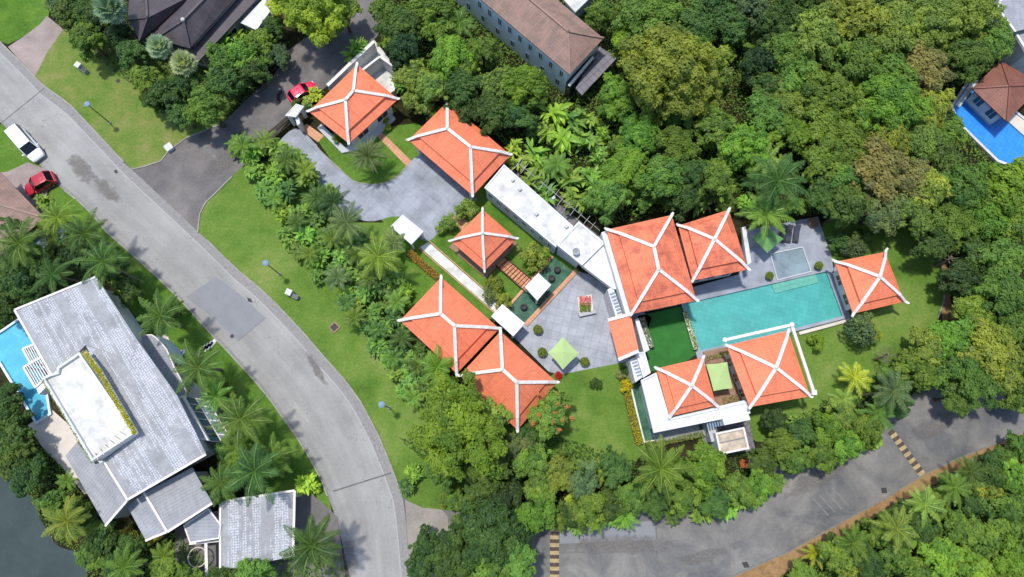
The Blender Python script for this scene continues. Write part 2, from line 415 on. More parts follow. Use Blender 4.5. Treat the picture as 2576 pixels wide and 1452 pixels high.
def stain(name, cx, cy, rx, ry, rot, z=.0175):
    """worn patch with a ragged soft rim: UV.x runs 0 at its middle to 1 at the rim"""
    c = W(cx, cy, z); b = MB(); n = 28; k = MPP(cy); cr, sr = math.cos(rot), math.sin(rot)
    def P(f, a): x, y = rx*k*f*math.cos(a), ry*k*f*math.sin(a); return (c.x+x*cr-y*sr, c.y+x*sr+y*cr, z)
    for i in range(n):
        a, d = 2*PI*i/n, 2*PI*(i+1)/n
        b.face([P(0, 0), P(.5, a), P(.5, d)], [(0, 0), (.5, 0), (.5, 0)]); b.face([P(.5, a), P(1, a), P(1, d), P(.5, d)], [(.5, 0), (1, 0), (1, 0), (.5, 0)])
    o = b.build(name, 'stain'); return tag(o, kind='structure')
# ------------------------------------------------------------------ the setting: ground, roads, lawns
b = MB(); b.face([(-220, -170, 0), (220, -170, 0), (220, 260, 0), (-220, 260, 0)])
tag(b.build('ground', 'forest_floor'), kind='structure')
E = [(-200, 120), (5, 312), (80, 390), (107, 423), (145, 466), (200, 508), (237, 543), (262, 578), (325, 633), (402, 703), (460, 761), (525, 833), (575, 886), (644, 961), (686, 1013), (719, 1061), (744, 1095), (781, 1154), (806, 1201), (829, 1259), (850, 1320), (866, 1389), (880, 1452), (905, 1600)]
F = [(-200, -90), (0, 105), (85, 190), (108, 215), (175, 262), (225, 315), (270, 363), (300, 396), (330, 425), (410, 500), (497, 582), (525, 608), (575, 658), (612, 692), (656, 727), (706, 776), (764, 838), (824, 908), (869, 958), (909, 1013), (952, 1095), (979, 1159), (996, 1205), (1012, 1249), (1020, 1310), (1026, 1389), (1030, 1452), (1035, 1600)]
Lr = resample(smoothpoly(E, 3, False), 110); Rr = resample(smoothpoly(F, 3, False), 110)
b = MB(); dist = 0; NX = 6
for i in range(109):
    a0, a1, c0, c1 = W(*Lr[i], .012), W(*Lr[i+1], .012), W(*Rr[i], .012), W(*Rr[i+1], .012)
    d2 = dist+(((a1+c1)-(a0+c0))/2).length
    for k in range(NX):
        f0, f1 = k/NX, (k+1)/NX
        b.face([a0.lerp(c0, f1), a0.lerp(c0, f0), a1.lerp(c1, f0), a1.lerp(c1, f1)], [(f1, dist), (f0, dist), (f0, d2), (f1, d2)])
    dist = d2
for i in range(len(b.f)):   # faces up
    q = [Vector(b.v[j]) for j in b.f[i]]
    if (q[1]-q[0]).cross(q[2]-q[0]).z < 0:
        b.f[i] = b.f[i][::-1]; b.uv[i*4:i*4+4] = b.uv[i*4:i*4+4][::-1]
tag(b.build('road', 'road_concrete'), kind='structure')
sheet('side_road', [(328, 424), (365, 418), (405, 405), (425, 378), (470, 345), (560, 310), (620, 250), (690, 190), (720, 130), (790, 80), (880, -60), (1010, -60), (950, 90), (830, 210), (738, 288), (690, 350), (584, 443), (540, 486), (517, 508), (502, 538), (498, 583), (410, 503)], .008, 'driveway_asphalt')
low = [(1012, 1250), (1035, 1266), (1062, 1277), (1110, 1282), (1250, 1300), (1340, 1318), (1500, 1285), (1700, 1275), (1880, 1200), (2050, 1130), (2200, 1050), (2350, 960), (2500, 900), (2800, 800), (2800, 970), (2576, 1087), (2432, 1144), (2332, 1189), (2217, 1259), (2107, 1319), (1972, 1394), (1932, 1409), (1888, 1431), (1780, 1475), (1500, 1600), (1035, 1600), (1028, 1452), (1024, 1389), (1018, 1310)]
sheet('lower_road', low, .008, 'road_asphalt')
sheet('pavement_apron', [(1019, 1257), (1062, 1277), (1112, 1282), (1126, 1300), (1128, 1345), (1138, 1372), (1170, 1420), (1160, 1500), (1040, 1500), (1032, 1452), (1024, 1330)], .016, 'brick_paving')
sheet('road_verge', [(1780, 1475), (1932, 1409), (1972, 1394), (2107, 1319), (2217, 1259), (2332, 1189), (2432, 1144), (2576, 1087), (2800, 970), (2800, 1030), (2580, 1130), (2440, 1178), (2340, 1225), (2242, 1276), (2130, 1345), (2040, 1392), (1900, 1500), (1780, 1560)], .006, 'laterite')
sheet('drive_red', [(-40, 440), (20, 432), (70, 408), (107, 423), (145, 466), (120, 480), (100, 560), (-40, 560)], .006, 'driveway_red')
sheet('drive_north', [(20, 118), (60, 92), (100, 62), (118, 40), (160, 74), (120, 130), (100, 170), (88, 192), (60, 165)], .006, 'driveway_red')
# lawns
sheet('lawn_northwest', [(-120, -60), (135, -60), (122, 42), (100, 62), (60, 92), (20, 112), (0, 104), (-120, 0)], .004, 'lawn_bright')
sheet('lawn_west', [(160, 74), (300, 60), (520, 100), (640, 190), (560, 310), (470, 345), (425, 376), (405, 404), (365, 417), (330, 424), (270, 362), (225, 314), (175, 261), (108, 214), (88, 190), (120, 130)], .004, 'lawn_dry')
sheet('lawn_verge', [(-120, 290), (5, 313), (80, 392), (107, 424), (70, 408), (20, 432), (-40, 440), (-120, 440)], .004, 'lawn_bright')
sheet('lawn_roadside', [(125, 482), (145, 466), (200, 509), (237, 544), (262, 579), (325, 634), (402, 704), (460, 762), (525, 834), (575, 887), (644, 962), (686, 1014), (719, 1062), (744, 1096), (781, 1155), (806, 1202), (829, 1260), (835, 1290), (760, 1290), (560, 1180), (460, 1000), (380, 850), (240, 660), (110, 560)], .004, 'lawn_bright')
sheet('lawn_middle', [(498, 584), (502, 538), (517, 508), (540, 486), (584, 443), (610, 410), (760, 400), (850, 560), (1030, 560), (1100, 720), (1000, 830), (1160, 990), (1330, 1100), (1300, 1310), (1110, 1282), (1062, 1277), (1035, 1266), (1012, 1249), (996, 1205), (979, 1159), (952, 1095), (909, 1013), (869, 958), (824, 908), (764, 838), (706, 776), (656, 727), (612, 692), (575, 658), (525, 608)], .004, 'lawn')
sheet('lawn_villa', [(790, 340), (1050, 310), (1240, 480), (1500, 720), (1290, 780), (1260, 800), (1000, 830), (1010, 600), (900, 500)], .0055, 'lawn_bright')
sheet('lawn_bottom', [(1400, 935), (1590, 900), (1625, 1130), (1570, 1200), (1300, 1180), (1290, 1020)], .004, 'lawn')
sheet('lawn_east', smoothpoly([(1990, 820), (2130, 800), (2090, 640), (2070, 560), (2160, 545), (2290, 570), (2365, 650), (2378, 740), (2362, 800), (2320, 850), (2280, 930), (2180, 1000), (2060, 1090), (1900, 1110), (1880, 1000)], 3), .004, 'lawn')
sheet('path_gravel', [(2362, 650), (2382, 660), (2392, 760), (2425, 790), (2420, 830), (2368, 845), (2372, 740)], .007, 'laterite')
b = MB()
# driveway of the villa
sheet('driveway', smoothpoly([(699, 366), (746, 322), (794, 363), (804, 378), (842, 414), (879, 448), (897, 459), (941, 465), (981, 457), (1005, 440), (1024, 418), (1056, 390), (1120, 400), (1200, 500), (1168, 500), (1150, 535), (1110, 575), (1080, 606), (1045, 592), (1004, 545), (944, 556), (905, 552), (850, 520), (790, 450), (740, 400)], 3), .012, 'drive_tiles')
kerb('kerb_driveway', smoothpoly([(794, 363), (804, 378), (842, 414), (879, 448), (897, 459), (941, 465), (981, 457), (1005, 440), (1024, 418)], 3, False), .14, .08)
sheet('brick_path_lodge', [(944, 338), (958, 330), (1036, 406), (1023, 418)], .010, 'brick_path')
sheet('brick_path_gate', [(752, 322), (772, 312), (815, 342), (800, 358)], .010, 'brick_path')
sheet('brick_path_pavilion', [(1130, 540), (1146, 530), (1178, 560), (1160, 582)], .010, 'brick_path')
sheet('path_white', [(1056, 622), (1078, 609), (1262, 770), (1248, 788)], .014, 'white_stained')
kerb('kerb_path', [(1080, 607), (1264, 768)], .1, .15, 'brick_path'); kerb('kerb_path_south', [(1053, 624), (1246, 790)], .1, .15, 'brick_path')
# kerbs of the main road
kerb('kerb_road_east_upper', [p for p in resample(F, 80) if p[1] < 424]); kerb('kerb_road_east', [p for p in resample(F, 90) if 590 < p[1] < 1248])
kerb('kerb_road_west', [p for p in resample(E, 90) if p[1] > 470 and p[1] < 1262])
kerb('kerb_lawn_junction', [(332, 427), (365, 419), (405, 406), (426, 379), (470, 347), (556, 313)], .14, .1)
kerb('kerb_junction_south', [(498, 586), (503, 539), (518, 510), (541, 488), (584, 445)], .14, .1)
kerb('kerb_lower_road', [p for p in resample(low[14:24][::-1], 40)], .14, .06, 'road_paint')
kerb('kerb_garden_edge', smoothpoly([(2290, 575), (2360, 652), (2375, 740), (2358, 800)], 4, False), .14, .1)
# patches, joints and markings on the roads
sheet('road_patch', [(543, 696), (606, 742), (668, 800), (600, 858), (536, 800), (468, 748), (505, 722)], .016, 'asphalt_patch')
stain('road_stain', 205, 425, 62, 26, math.radians(-48)); stain('road_stain', 268, 478, 62, 20, math.radians(-42), .0185)
stain('road_stain', 797, 930, 56, 13, math.radians(-56)); stain('road_stain', 880, 1400, 60, 22, -1.4); stain('road_stain', 1880, 1250, 150, 30, .35); stain('road_stain', 1560, 1370, 160, 26, 0.0); stain('road_stain', 2060, 1200, 120, 26, .45, .0185); stain('road_stain', 2370, 1060, 110, 26, .5); stain('road_stain', 560, 410, 60, 26, .8); stain('road_stain', 1770, 1400, 90, 18, .2)
for q in (((5, 308), (112, 222), .12), ((838, 1236), (984, 1190), .16), ((668, 800), (600, 858), .06), ((1340, 1390), (1652, 1388), .10), ((1470+180, 1310), (1655, 1460), .16)):
    a, c = W(*q[0], .0192), W(*q[1], .0192); d = (c-a).normalized(); s_ = Vector((-d.y, d.x, 0))*q[2]/2
    b = MB(); b.face([a-s_, c-s_, c+s_, a+s_]); tag(b.build('road_joint', 'wet_patch'), kind='structure')
sheet('road_slab', [(1408, 1326), (1652, 1310), (1654, 1358), (1408, 1368)], .0135, 'asphalt_patch')
for k in range(4):
    x = 2042+k*17; y = 1252-k*8
    sheet('road_marking', [(x, y), (x+3, y-1), (x+43, y+44), (x+40, y+46)], .017, 'road_paint')
sheet('road_marking', [(508, 366), (515, 362), (553, 406), (548, 410)], .0125, 'road_paint')
def bump_strip(a, c, n, wd, label):
    a, c = W(*a, 0), W(*c, 0); t = thing('speed_bump', label, 'speed bump', a, 0, 'speed bumps across the lower road'); d = (c-a)/n
    s_ = Vector((-d.y, d.x, 0)).normalized()*wd/2
    for k in range(n):
        q = [a+d*k-s_, a+d*(k+1)-s_, a+d*(k+1)+s_, a+d*k+s_]; m_ = MB()
        e = [p+Vector((0, 0, .012)) for p in q]; z = Vector((0, 0, .07)); i = [e[0].lerp(e[3], .25)+z, e[1].lerp(e[2], .25)+z, e[1].lerp(e[2], .75)+z, e[0].lerp(e[3], .75)+z]
        m_.face(i); m_.face([e[0], e[1], i[1], i[0]]); m_.face([i[3], i[2], e[2], e[3]]); m_.face([e[0], i[0], i[3], e[3]]); m_.face([e[1], e[2], i[2], i[1]])
        m_.build('stripe', 'bump_yellow' if k % 2 else 'bump_dark', t)
bump_strip((1395, 1318), (1395, 1475), 16, .95, 'worn striped speed bump at the left end of the lower road')
bump_strip((2240, 1084), (2320, 1194), 14, .8, 'yellow and brown speed bump near the right end of the lower road')
# lake
sheet('lake', smoothpoly([(-150, 1175), (0, 1181), (50, 1224), (88, 1262), (100, 1301), (125, 1345), (150, 1376), (205, 1392), (218, 1420), (212, 1500), (150, 1700), (-200, 1700)], 3), .02, 'lake_water')
# court and deck paving
sheet('courtyard', [(1441, 680), (1480, 690), (1640, 800), (1600, 905), (1408, 943), (1380, 935), (1290, 845), (1318, 814)], .02, 'court_tiles')
sheet('yard', [(941, 100), (969, 135), (996, 172), (992, 220), (972, 245), (890, 210), (850, 205)], .02, 'white_stained')
sheet('patio', [(70, 1070), (130, 1030), (210, 1100), (260, 1230), (212, 1243), (160, 1180), (110, 1130)], .02, 'beige_patio')
sheet('patio_entrance', [(340, 850), (420, 840), (455, 930), (530, 1000), (520, 1080), (440, 1010)], .02, 'beige_patio')
sheet('patio_north', [(-60, 540), (110, 545), (170, 640), (230, 700), (200, 720), (120, 640), (40, 620), (-60, 640)], .02, 'driveway_red')
sheet('court_south', [(440, 1330), (560, 1290), (770, 1230), (850, 1300), (870, 1460), (440, 1460)], .02, 'driveway_asphalt')
sheet('terrace_gym', [(1500, 100), (1570, 150), (1460, 262), (1425, 235)], .02, 'dark_wood')
sheet('walkway_service', [(1290, 425), (1330, 455), (1515, 600), (1500, 620), (1440, 575), (1280, 450)], .02, 'plank_grey')
sheet('service_court', [(1640, 1085), (1880, 1040), (1900, 1130), (1800, 1160), (1760, 1095)], .02, 'plank_grey')
# moat and pond beds
def water_body(name, pts, z, bed, wat, wt=None):
    sheet(name+'_bed', pts, z-.12 if z > .2 else .024, bed); sheet(name, pts, z, wat)
water_body('pond', [(1393, 648), (1440, 684), (1318, 814), (1275, 777)], .1, 'pond_bed', 'pond_water')
water_body('moat', [(1588, 975), (1612, 960), (1650, 1090), (1765, 1070), (1765, 1088), (1622, 1114)], .1, 'pond_bed', 'pond_water')
kerb('kerb_pond_east', [(1450, 682), (1322, 818)], .5, .2, 'brick_path'); kerb('kerb_pond_west', [(1390, 646), (1272, 780)], .3, .2, 'brick_path')
kerb('kerb_moat', [(1586, 972), (1602, 1040), (1620, 1112), (1690, 1102), (1768, 1086)], .18, .25, 'white_trim')
sheet('turf_court', [(1604, 795), (1716, 770), (1752, 890), (1700, 930), (1625, 935)], .02, 'turf_green')
# swimming pools: coping, tiled basin, water
def pool(label, pts, tile, zc=.3, cw=.35, cop='deck_tiles', extra=None):
    c = sum((W(*p, 0) for p in pts), Vector())/len(pts)
    t = thing('swimming_pool', label, 'swimming pool', (c.x, c.y, 0))
    inn = px(pts, zc); n = len(inn); cen = sum(inn, Vector())/n; b = MB(); nb = MB()
    A = sum((inn[i].x*inn[(i+1) % n].y-inn[(i+1) % n].x*inn[i].y) for i in range(n)); sg = 1 if A < 0 else -1
    def offs(i, w_):
        e0 = (inn[i]-inn[i-1]).normalized(); e1 = (inn[(i+1) % n]-inn[i]).normalized()
        n0 = Vector((-e0.y, e0.x, 0))*sg; n1 = Vector((-e1.y, e1.x, 0))*sg; k = (n0+n1).normalized(); return inn[i]+k*w_/max(.3, k.dot(n1))
    out = [offs(i, cw) for i in range(n)]
    dz = Vector((0, 0, zc))
    for i in range(n):
        j = (i+1) % n
        b.face([inn[i], inn[j], out[j], out[i]]); b.face([out[i], out[j], out[j]-dz, out[i]-dz])
        nb.face([inn[i]-Vector((0, 0, .003)), inn[j]-Vector((0, 0, .003)), inn[j]-dz, inn[i]-dz])
    b.build('coping', cop, t); nb.face([p-dz+Vector((0, 0, .03)) for p in inn]); nb.build('basin', tile, t)
    wb = MB(); q = [p-Vector((0, 0, .09)) for p in inn]
    if (q[1]-q[0]).cross(q[2]-q[1]).z < 0: q = q[::-1]
    wb.face(q); wb.build('water_surface', 'pool_water', t); return t
pm = pool('long turquoise swimming pool between the orange roofed villas', [(1722, 764), (2079, 683), (2120, 795), (2003, 825), (1762, 884)], 'pool_tile')
b = MB(); b.prism(xy([(1942, 716), (2052, 690), (2059, 711), (1950, 738)], .15), .035, .15); b.build('step', 'pool_tile_pale', pm)
b = MB(); b.prism(xy([(1942, 718), (2050, 692), (2053, 701), (1945, 727)], .19), .151, .19); b.build('step', 'pool_tile_pale', pm)
pool('pale green square plunge pool set in the grey deck', [(1940, 640), (2018, 623), (2039, 682), (1957, 703)], 'pool_tile_pale', .42, .12, 'grey_light')
pool('sky blue swimming pool beside the grey shingled house', [(-60, 872), (0, 838), (47, 806), (95, 868), (122, 1040), (92, 1060), (0, 908), (-60, 905)], 'pool_tile_sky', .3, .25, 'blue_wall')
pool('deep blue swimming pool by the brown roofed pavilion', [(2398, 268), (2440, 205), (2500, 240), (2700, 400), (2560, 420), (2512, 402), (2412, 305)], 'pool_tile_blue', .3, .3, 'white_stained')
def deck(name, pts, z, mat):
    b = MB(); b.prism(xy(pts, z), 0.0, z); return tag(b.build(name, mat), kind='structure')
deck('deck_north', [(1868, 580), (2057, 545), (2092, 645), (2100, 700), (2092, 722), (2079, 675), (1724, 757), (1716, 730), (1860, 690)], .28, 'deck_tiles')
deck('deck_east', [(2092, 690), (2104, 660), (2140, 800), (2128, 806)], .28, 'deck_tiles')
deck('deck_south', [(1750, 885), (1830, 866), (1860, 900), (1760, 925)], .28, 'deck_tiles')
deck('deck_blue_pool', [(2530, 300), (2548, 282), (2640, 350), (2640, 400), (2620, 380)], .26, 'beige_patio')
deck('deck_blue_pool_edge', [(2404, 262), (2450, 196), (2462, 204), (2414, 270)], .4, 'blue_wall')
kerb('kerb_pool_edge', [(2135, 806), (2008, 840)], .35, .3, 'beige_patio')
# ------------------------------------------------------------------ buildings
def wall_box(parent, cor, ze, inset=.7, mat='white_paint', z0=0.0, nm='wall', wins=True, nw=2):
    """walls under a roof, set in from its eaves, each with windows"""
    P = [Vector(c) for c in cor]; cen = sum(P, Vector())/len(P)
    Q = [Vector((p.x, p.y, 0))-(Vector((p.x-cen.x, p.y-cen.y, 0)).normalized()*inset*1.35) for p in P]
    b = MB(); b.prism([(q.x, q.y) for q in Q], z0, ze-.06); wo = b.build(nm, mat, parent)
    if wins:
        A = sum(Q[i].x*Q[(i+1) % len(Q)].y-Q[(i+1) % len(Q)].x*Q[i].y for i in range(len(Q)))
        for i in range(len(Q)):
            a, c = Q[i], Q[(i+1) % len(Q)]
            if A < 0: a, c = c, a
            windows(parent, a, c, z0+.9, min(ze-.5, z0+2.3), nw)
    return wo
def windows(parent, a, c, z0, z1, n, wfrac=.5, glass='glass_dark', frame='white_trim'):
    a, c = Vector(a), Vector(c); a.z = c.z = 0; d = c-a; L = d.length; d.normalize(); o = Vector((d.y, -d.x, 0))
    for k in range(n):
        m_ = a+d*(L*(k+.5)/n); hw = L/n*wfrac/2; up = Vector((0, 0, 1)); b = MB()
        def rect(h0, h1, e0, e1, dep):
            p = [m_+d*h0+up*e0, m_+d*h1+up*e0, m_+d*h1+up*e1, m_+d*h0+up*e1]
            f = [q+o*dep for q in p]; b.face(f)
            for i in range(4): b.face([p[i], p[(i+1) % 4], f[(i+1) % 4], f[i]])
        rect(-hw-.08, -hw, z0, z1, .06); rect(hw, hw+.08, z0, z1, .06); rect(-hw-.08, hw+.08, z0-.08, z0, .07); rect(-hw-.08, hw+.08, z1, z1+.08, .07); rect(-.03, .03, z0, z1, .05)
        fr = b.build('window', frame, parent); g = MB(); g.face([m_+d*-hw+up*z0+o*.02, m_+d*hw+up*z0+o*.02, m_+d*hw+up*z1+o*.02, m_+d*-hw+up*z1+o*.02]); g.build('pane', glass, fr)
def hip_roof(parent, cor, rid, ze, mat='orange_tile', step=True, trim='white_trim', cap=.34, tip=.30, zr=None, walls='white_paint', inset=.75, z0=0, nw=2, wins=True, name='roof'):
    P = px(cor, ze); cen = sum(P, Vector())/4
    if zr is None:
        best = None
        for k in range(60):
            z = ze+.8+k*.07; R = px(rid, z); m_ = sum(R, Vector())/len(R); e = (m_.xy-cen.xy).length
            if best is None or e < best[0]: best = (e, z)
        zr = best[1]; 
    zr = min(max(zr, ze+.9), ze+3.6)
    R = px(rid, zr)
    idx = [0, 0, 0, 0] if len(R) == 1 else [0, 0, 1, 1]
    A = P[0].x*P[1].y-P[1].x*P[0].y+P[1].x*P[2].y-P[2].x*P[1].y+P[2].x*P[3].y-P[3].x*P[2].y+P[3].x*P[0].y-P[0].x*P[3].y
    b = MB(); up = Vector((0, 0, 1))
    def rf(pts): b.roof_face(pts if A > 0 else [pts[1], pts[0]]+pts[2:][::-1])
    T = [R[i] for i in idx]
    if step:
        lo = [P[i].lerp(T[i], .30) for i in range(4)]; u = [P[i].lerp(T[i], .26)+up*.34 for i in range(4)]; RT = [r+up*.26 for r in R]; TT = [RT[i] for i in idx]
        for i in range(4):
            j = (i+1) % 4
            rf([P[i], P[j], lo[j], lo[i]]); b.face([u[i]-up*.36, u[j]-up*.36, u[j], u[i]])
            rf([u[i], u[j], TT[j], TT[i]] if idx[i] != idx[j] else [u[i], u[j], TT[i]])
    else:
        TT = T
        for i in range(4):
            j = (i+1) % 4; rf([P[i], P[j], T[j], T[i]] if idx[i] != idx[j] else [P[i], P[j], T[i]])
    for i in range(4):
        j = (i+1) % 4; b.face([P[i]-up*.16, P[j]-up*.16, P[j], P[i]])
    b.face([p-up*.16 for p in P])
    ro = b.build(name, mat, parent)
    if trim:
        for i in range(4):
            d = (P[i]-T[i]).normalized(); m_ = MB(); s0 = (TT[i] if step else T[i])
            mid = P[i].lerp(T[i], .26)+up*(.34 if step else 0)
            m_.bar(s0, mid, cap, .13)
            m_.bar(mid+up*.004, P[i]+up*.03, cap*.94, .13)
            d2 = Vector((d.x, d.y, 0)).normalized(); m_.bar(P[i]+up*.032-d2*.02, P[i]+d2*tip*.6+up*.05, cap*.8, .12); m_.bar(P[i]+d2*tip*.58+up*.055, P[i]+d2*tip+up*.15, cap*.62, .1)
            m_.build('hip_cap', trim, ro)
        if len(R) == 2:
            m_ = MB(); a, c = (RT if step else R); m_.bar(a, c, cap, .15); m_.build('ridge_cap', trim, ro)
        for r in (RT if step else R):
            m_ = MB(); m_.lathe([(.2, .1), (.17, .2), (.09, .28), (0, .34)], 8, r); m_.build('finial', trim, ro)
    if walls: wall_box(parent, P, ze, inset, walls, z0, 'wall', wins, nw)
    return ro
def at(cor, z=0): 
    c = sum(px(cor, z), Vector())/len(cor); return (c.x, c.y, 0)
def slab(parent, name, pts, z0, z1, mat, parapet=0, pw=.18, pmat=None):
    b = MB(); P = xy(pts, z1); b.prism(P, z0, z1); o = b.build(name, mat, parent)
    if parapet:
        m_ = MB(); n = len(P); cen = Vector((sum(p[0] for p in P)/n, sum(p[1] for p in P)/n, 0)); q = MB()
        V = [Vector((p[0], p[1], 0)) for p in P]; A = sum(V[i].x*V[(i+1) % n].y-V[(i+1) % n].x*V[i].y for i in range(n))
        if A < 0: V = V[::-1]
        def off(i, k):
            e0 = (V[i]-V[i-1]).normalized(); e1 = (V[(i+1) % n]-V[i]).normalized(); n0 = Vector((-e0.y, e0.x, 0)); n1 = Vector((-e1.y, e1.x, 0)); m2 = (n0+n1).normalized(); return V[i]+m2*k/max(.3, m2.dot(n1))
        O = [off(i, -.02) for i in range(n)]; I = [off(i, pw) for i in range(n)]; Z0 = Vector((0, 0, z1-.2)); Z1 = Vector((0, 0, z1+parapet)); Zb = Vector((0, 0, z1+.001))
        for i in range(n):
            j = (i+1) % n; m_.face([O[i]+Z1, O[j]+Z1, I[j]+Z1, I[i]+Z1]); m_.face([O[i]+Z0, O[j]+Z0, O[j]+Z1, O[i]+Z1]); m_.face([I[j]+Zb, I[i]+Zb, I[i]+Z1, I[j]+Z1])
        m_.build('parapet', pmat or mat, o)
    return o
# gate lodge
c = [(899, 163), (1001, 250), (878, 361), (777, 281)]
t = thing('gate_lodge', 'orange roofed gate lodge by the pink car and sliding gate', 'gatehouse', at(c)); hip_roof(t, c, [(891, 232), (871, 255)], 3.2)
b = MB(); b.prism(xy([(798, 322), (808, 312), (870, 372), (905, 350), (980, 280), (995, 298), (915, 372), (860, 385)], .3), 0, .3); b.build('plinth', 'grey_light', t)
# carport
c = [(1028, 353), (1126, 256), (1284, 390), (1189, 492)]
t = thing('carport', 'long orange roofed carport at the end of the driveway', 'carport', at(c)); hip_roof(t, c, [(1126, 327), (1184, 373)], 3.2, walls=None)
PP = px(c, 3.2); cen = sum(PP, Vector())/4
for p in PP:
    q = p.lerp(cen, .16); b = MB(); b.box((q.x, q.y, 1.55), (.4, .4, 3.08), .7); b.build('column', 'white_paint', t)
b = MB(); q = [p.lerp(cen, .2) for p in PP]; b.prism([(v.x, v.y) for v in (q[1], q[2], q[2].lerp(q[3], .08), q[1].lerp(q[0], .08))], 0.02, 3.1); b.build('wall', 'white_paint', t)
# garden pavilion
c = [(1214, 528), (1299, 601), (1219, 681), (1134, 607)]
t = thing('garden_pavilion', 'small square orange roofed pavilion in the pond garden', 'pavilion', at(c)); hip_roof(t, c, [(1214, 589)], 2.9, walls=None, cap=.28)
b = MB(); b.prism(xy([(1218, 540), (1302, 612), (1222, 700), (1129, 622)], .25), 0, .25); b.build('platform', 'brown_stone', t)
PP = px(c, 2.9); cen = sum(PP, Vector())/4
for p in PP:
    q = p.lerp(cen, .2); b = MB(); b.box((q.x, q.y, 1.5), (.22, .22, 2.6), .8); b.build('column', 'dark_wood', t)
# guest house: two overlapping hip roofs
c1 = [(1006, 807), (1110, 698), (1256, 827), (1149, 940)]; c2 = [(1156, 945), (1259, 834), (1401, 962), (1302, 1082)]
t = thing('guest_house', 'guest house with two overlapping orange hip roofs above the hedge', 'house', at(c2))
hip_roof(t, c1, [(1109, 791), (1144, 821)], 3.4, nw=3); hip_roof(t, c2, [(1264, 931), (1300, 963)], 3.9, nw=3)
# main house
c1 = [(1526, 578), (1690, 541), (1752, 756), (1588, 790)]; c2 = [(1706, 568), (1833, 528), (1882, 678), (1742, 706)]
t = thing('main_house', 'largest orange roofed house beside the long pool', 'house', at(c1))
hip_roof(t, c1, [(1643, 623), (1655, 680)], 5.4, 'orange_tile_worn', nw=4); hip_roof(t, c2, [(1795, 604)], 4.6, 'orange_tile_worn', nw=3, inset=.6)
q = px([(1530, 806), (1583, 795), (1603, 886), (1556, 905)], 4.0); u = Vector((0, 0, .9)); b = MB()
Z = [q[0], q[1]+u, q[2]+u, q[3]]; b.roof_face([Z[0], Z[3], Z[2], Z[1]]); b.face([Z[0]-Vector((0, 0, .15)), Z[3]-Vector((0, 0, .15)), Z[3], Z[0]]); b.face([v-Vector((0, 0, .15)) for v in Z][::-1])
lo = b.build('porch_roof', 'orange_tile', t)
for i, j in ((0, 1), (3, 2)):
    b = MB(); b.bar(Z[i]+Vector((0, 0, .02)), Z[j]+Vector((0, 0, .02)), .34, .16); b.build('verge_cap', 'white_trim', lo)
b = MB(); b.prism([(v.x, v.y) for v in (q[0].lerp(q[1], .82), q[1], q[2], q[3].lerp(q[2], .82))], 0, 3.9); b.build('wall', 'white_paint', t)
slab(t, 'wall_fin', [(1528, 728), (1542, 722), (1566, 790), (1550, 800)], 0, 3.6, 'white_paint')
for k in range(7):
    b = MB(); b.prism(xy([(1534+k*3.2, 738+k*8), (1546+k*3.0, 734+k*8), (1547+k*3.0, 738+k*8), (1535+k*3.2, 742+k*8)], 3.75), 3.605, 3.75); b.build('louver', 'louver_blue', t)
slab(t, 'parapet_wall', [(1513, 585), (1526, 580), (1588, 788), (1575, 792)], 0, 4.8, 'white_paint')
slab(t, 'balcony', [(1866, 572), (1876, 570), (1890, 660), (1880, 668)], 3.2, 3.6, 'white_stained')
slab(t, 'planter_wall', [(1597, 803), (1606, 801), (1634, 880), (1620, 888)], 0, 3.2, 'white_paint')
# pool pavilion
c = [(2100, 659), (2226, 634), (2275, 759), (2146, 789)]
t = thing('pool_pavilion', 'orange roofed pavilion at the right end of the long pool', 'pavilion', at(c)); hip_roof(t, c, [(2209, 698)], 3.0, nw=2, tip=.5)
# bedroom wing
c1 = [(1828, 870), (1982, 832), (2038, 997), (1886, 1024)]; c2 = [(1651, 927), (1768, 900), (1802, 1021), (1685, 1048)]
t = thing('bedroom_wing', 'lower right villa wing with two orange pyramid roofs', 'house', at(c1))
hip_roof(t, c1, [(1949, 926)], 4.4, nw=3); hip_roof(t, c2, [(1738, 971)], 3.8, nw=2)
a = px([(1822, 856), (1990, 818), (2046, 988)], 4.75)
for i in (0, 1):
    b = MB(); b.bar(a[i], a[i+1], .3, .2); b.build('gutter_beam', 'white_trim', t)
    b = MB(); b.lathe([(.26, 0), (.26, .1), (.16, .18), (0, .2)], 12, a[i] + Vector((0, 0, .2))); b.build('corner_cap', 'white_trim', t)
b = MB(); b.box((a[2].x, a[2].y, 4.9), (.5, .5, .3)); b.build('corner_cap', 'white_trim', t)
slab(t, 'flat_roof', [(1612, 957), (1650, 938), (1684, 1054), (1880, 1010), (1886, 1040), (1644, 1089)], 3.2, 3.55, 'white_paint', .14, .16)
slab(t, 'wall', [(1622, 965), (1652, 944), (1686, 1050), (1876, 1006), (1880, 1030), (1650, 1076)], 0, 3.19, 'pale_wall')
slab(t, 'entrance_roof', [(1599, 889), (1621, 885), (1636, 938), (1618, 950)], 2.9, 3.3, 'white_paint', .1, .14)
slab(t, 'stair_roof', [(1816, 1050), (1881, 1036), (1888, 1056), (1822, 1070)], 2.4, 3.9, 'white_paint')
slab(t, 'wall_fin', [(1584, 905), (1600, 898), (1618, 948), (1598, 962)], 0, 3.0, 'white_paint')
for k in range(5):
    b = MB(); b.prism(xy([(1590+k*3, 912+k*8), (1602+k*3, 908+k*8), (1603+k*3, 911+k*8), (1591+k*3, 915+k*8)], 3.15), 3.005, 3.15); b.build('louver', 'louver_blue', t)
for k in range(6):
    x = 1776+k*6.4; b = MB(); b.prism(xy([(x, 1061-k*1.4), (x+3.4, 1060-k*1.4), (x+8, 1078-k*1.4), (x+4.6, 1079-k*1.4)], 3.0), 2.9, 3.0); b.build('louver', 'louver_blue', t)
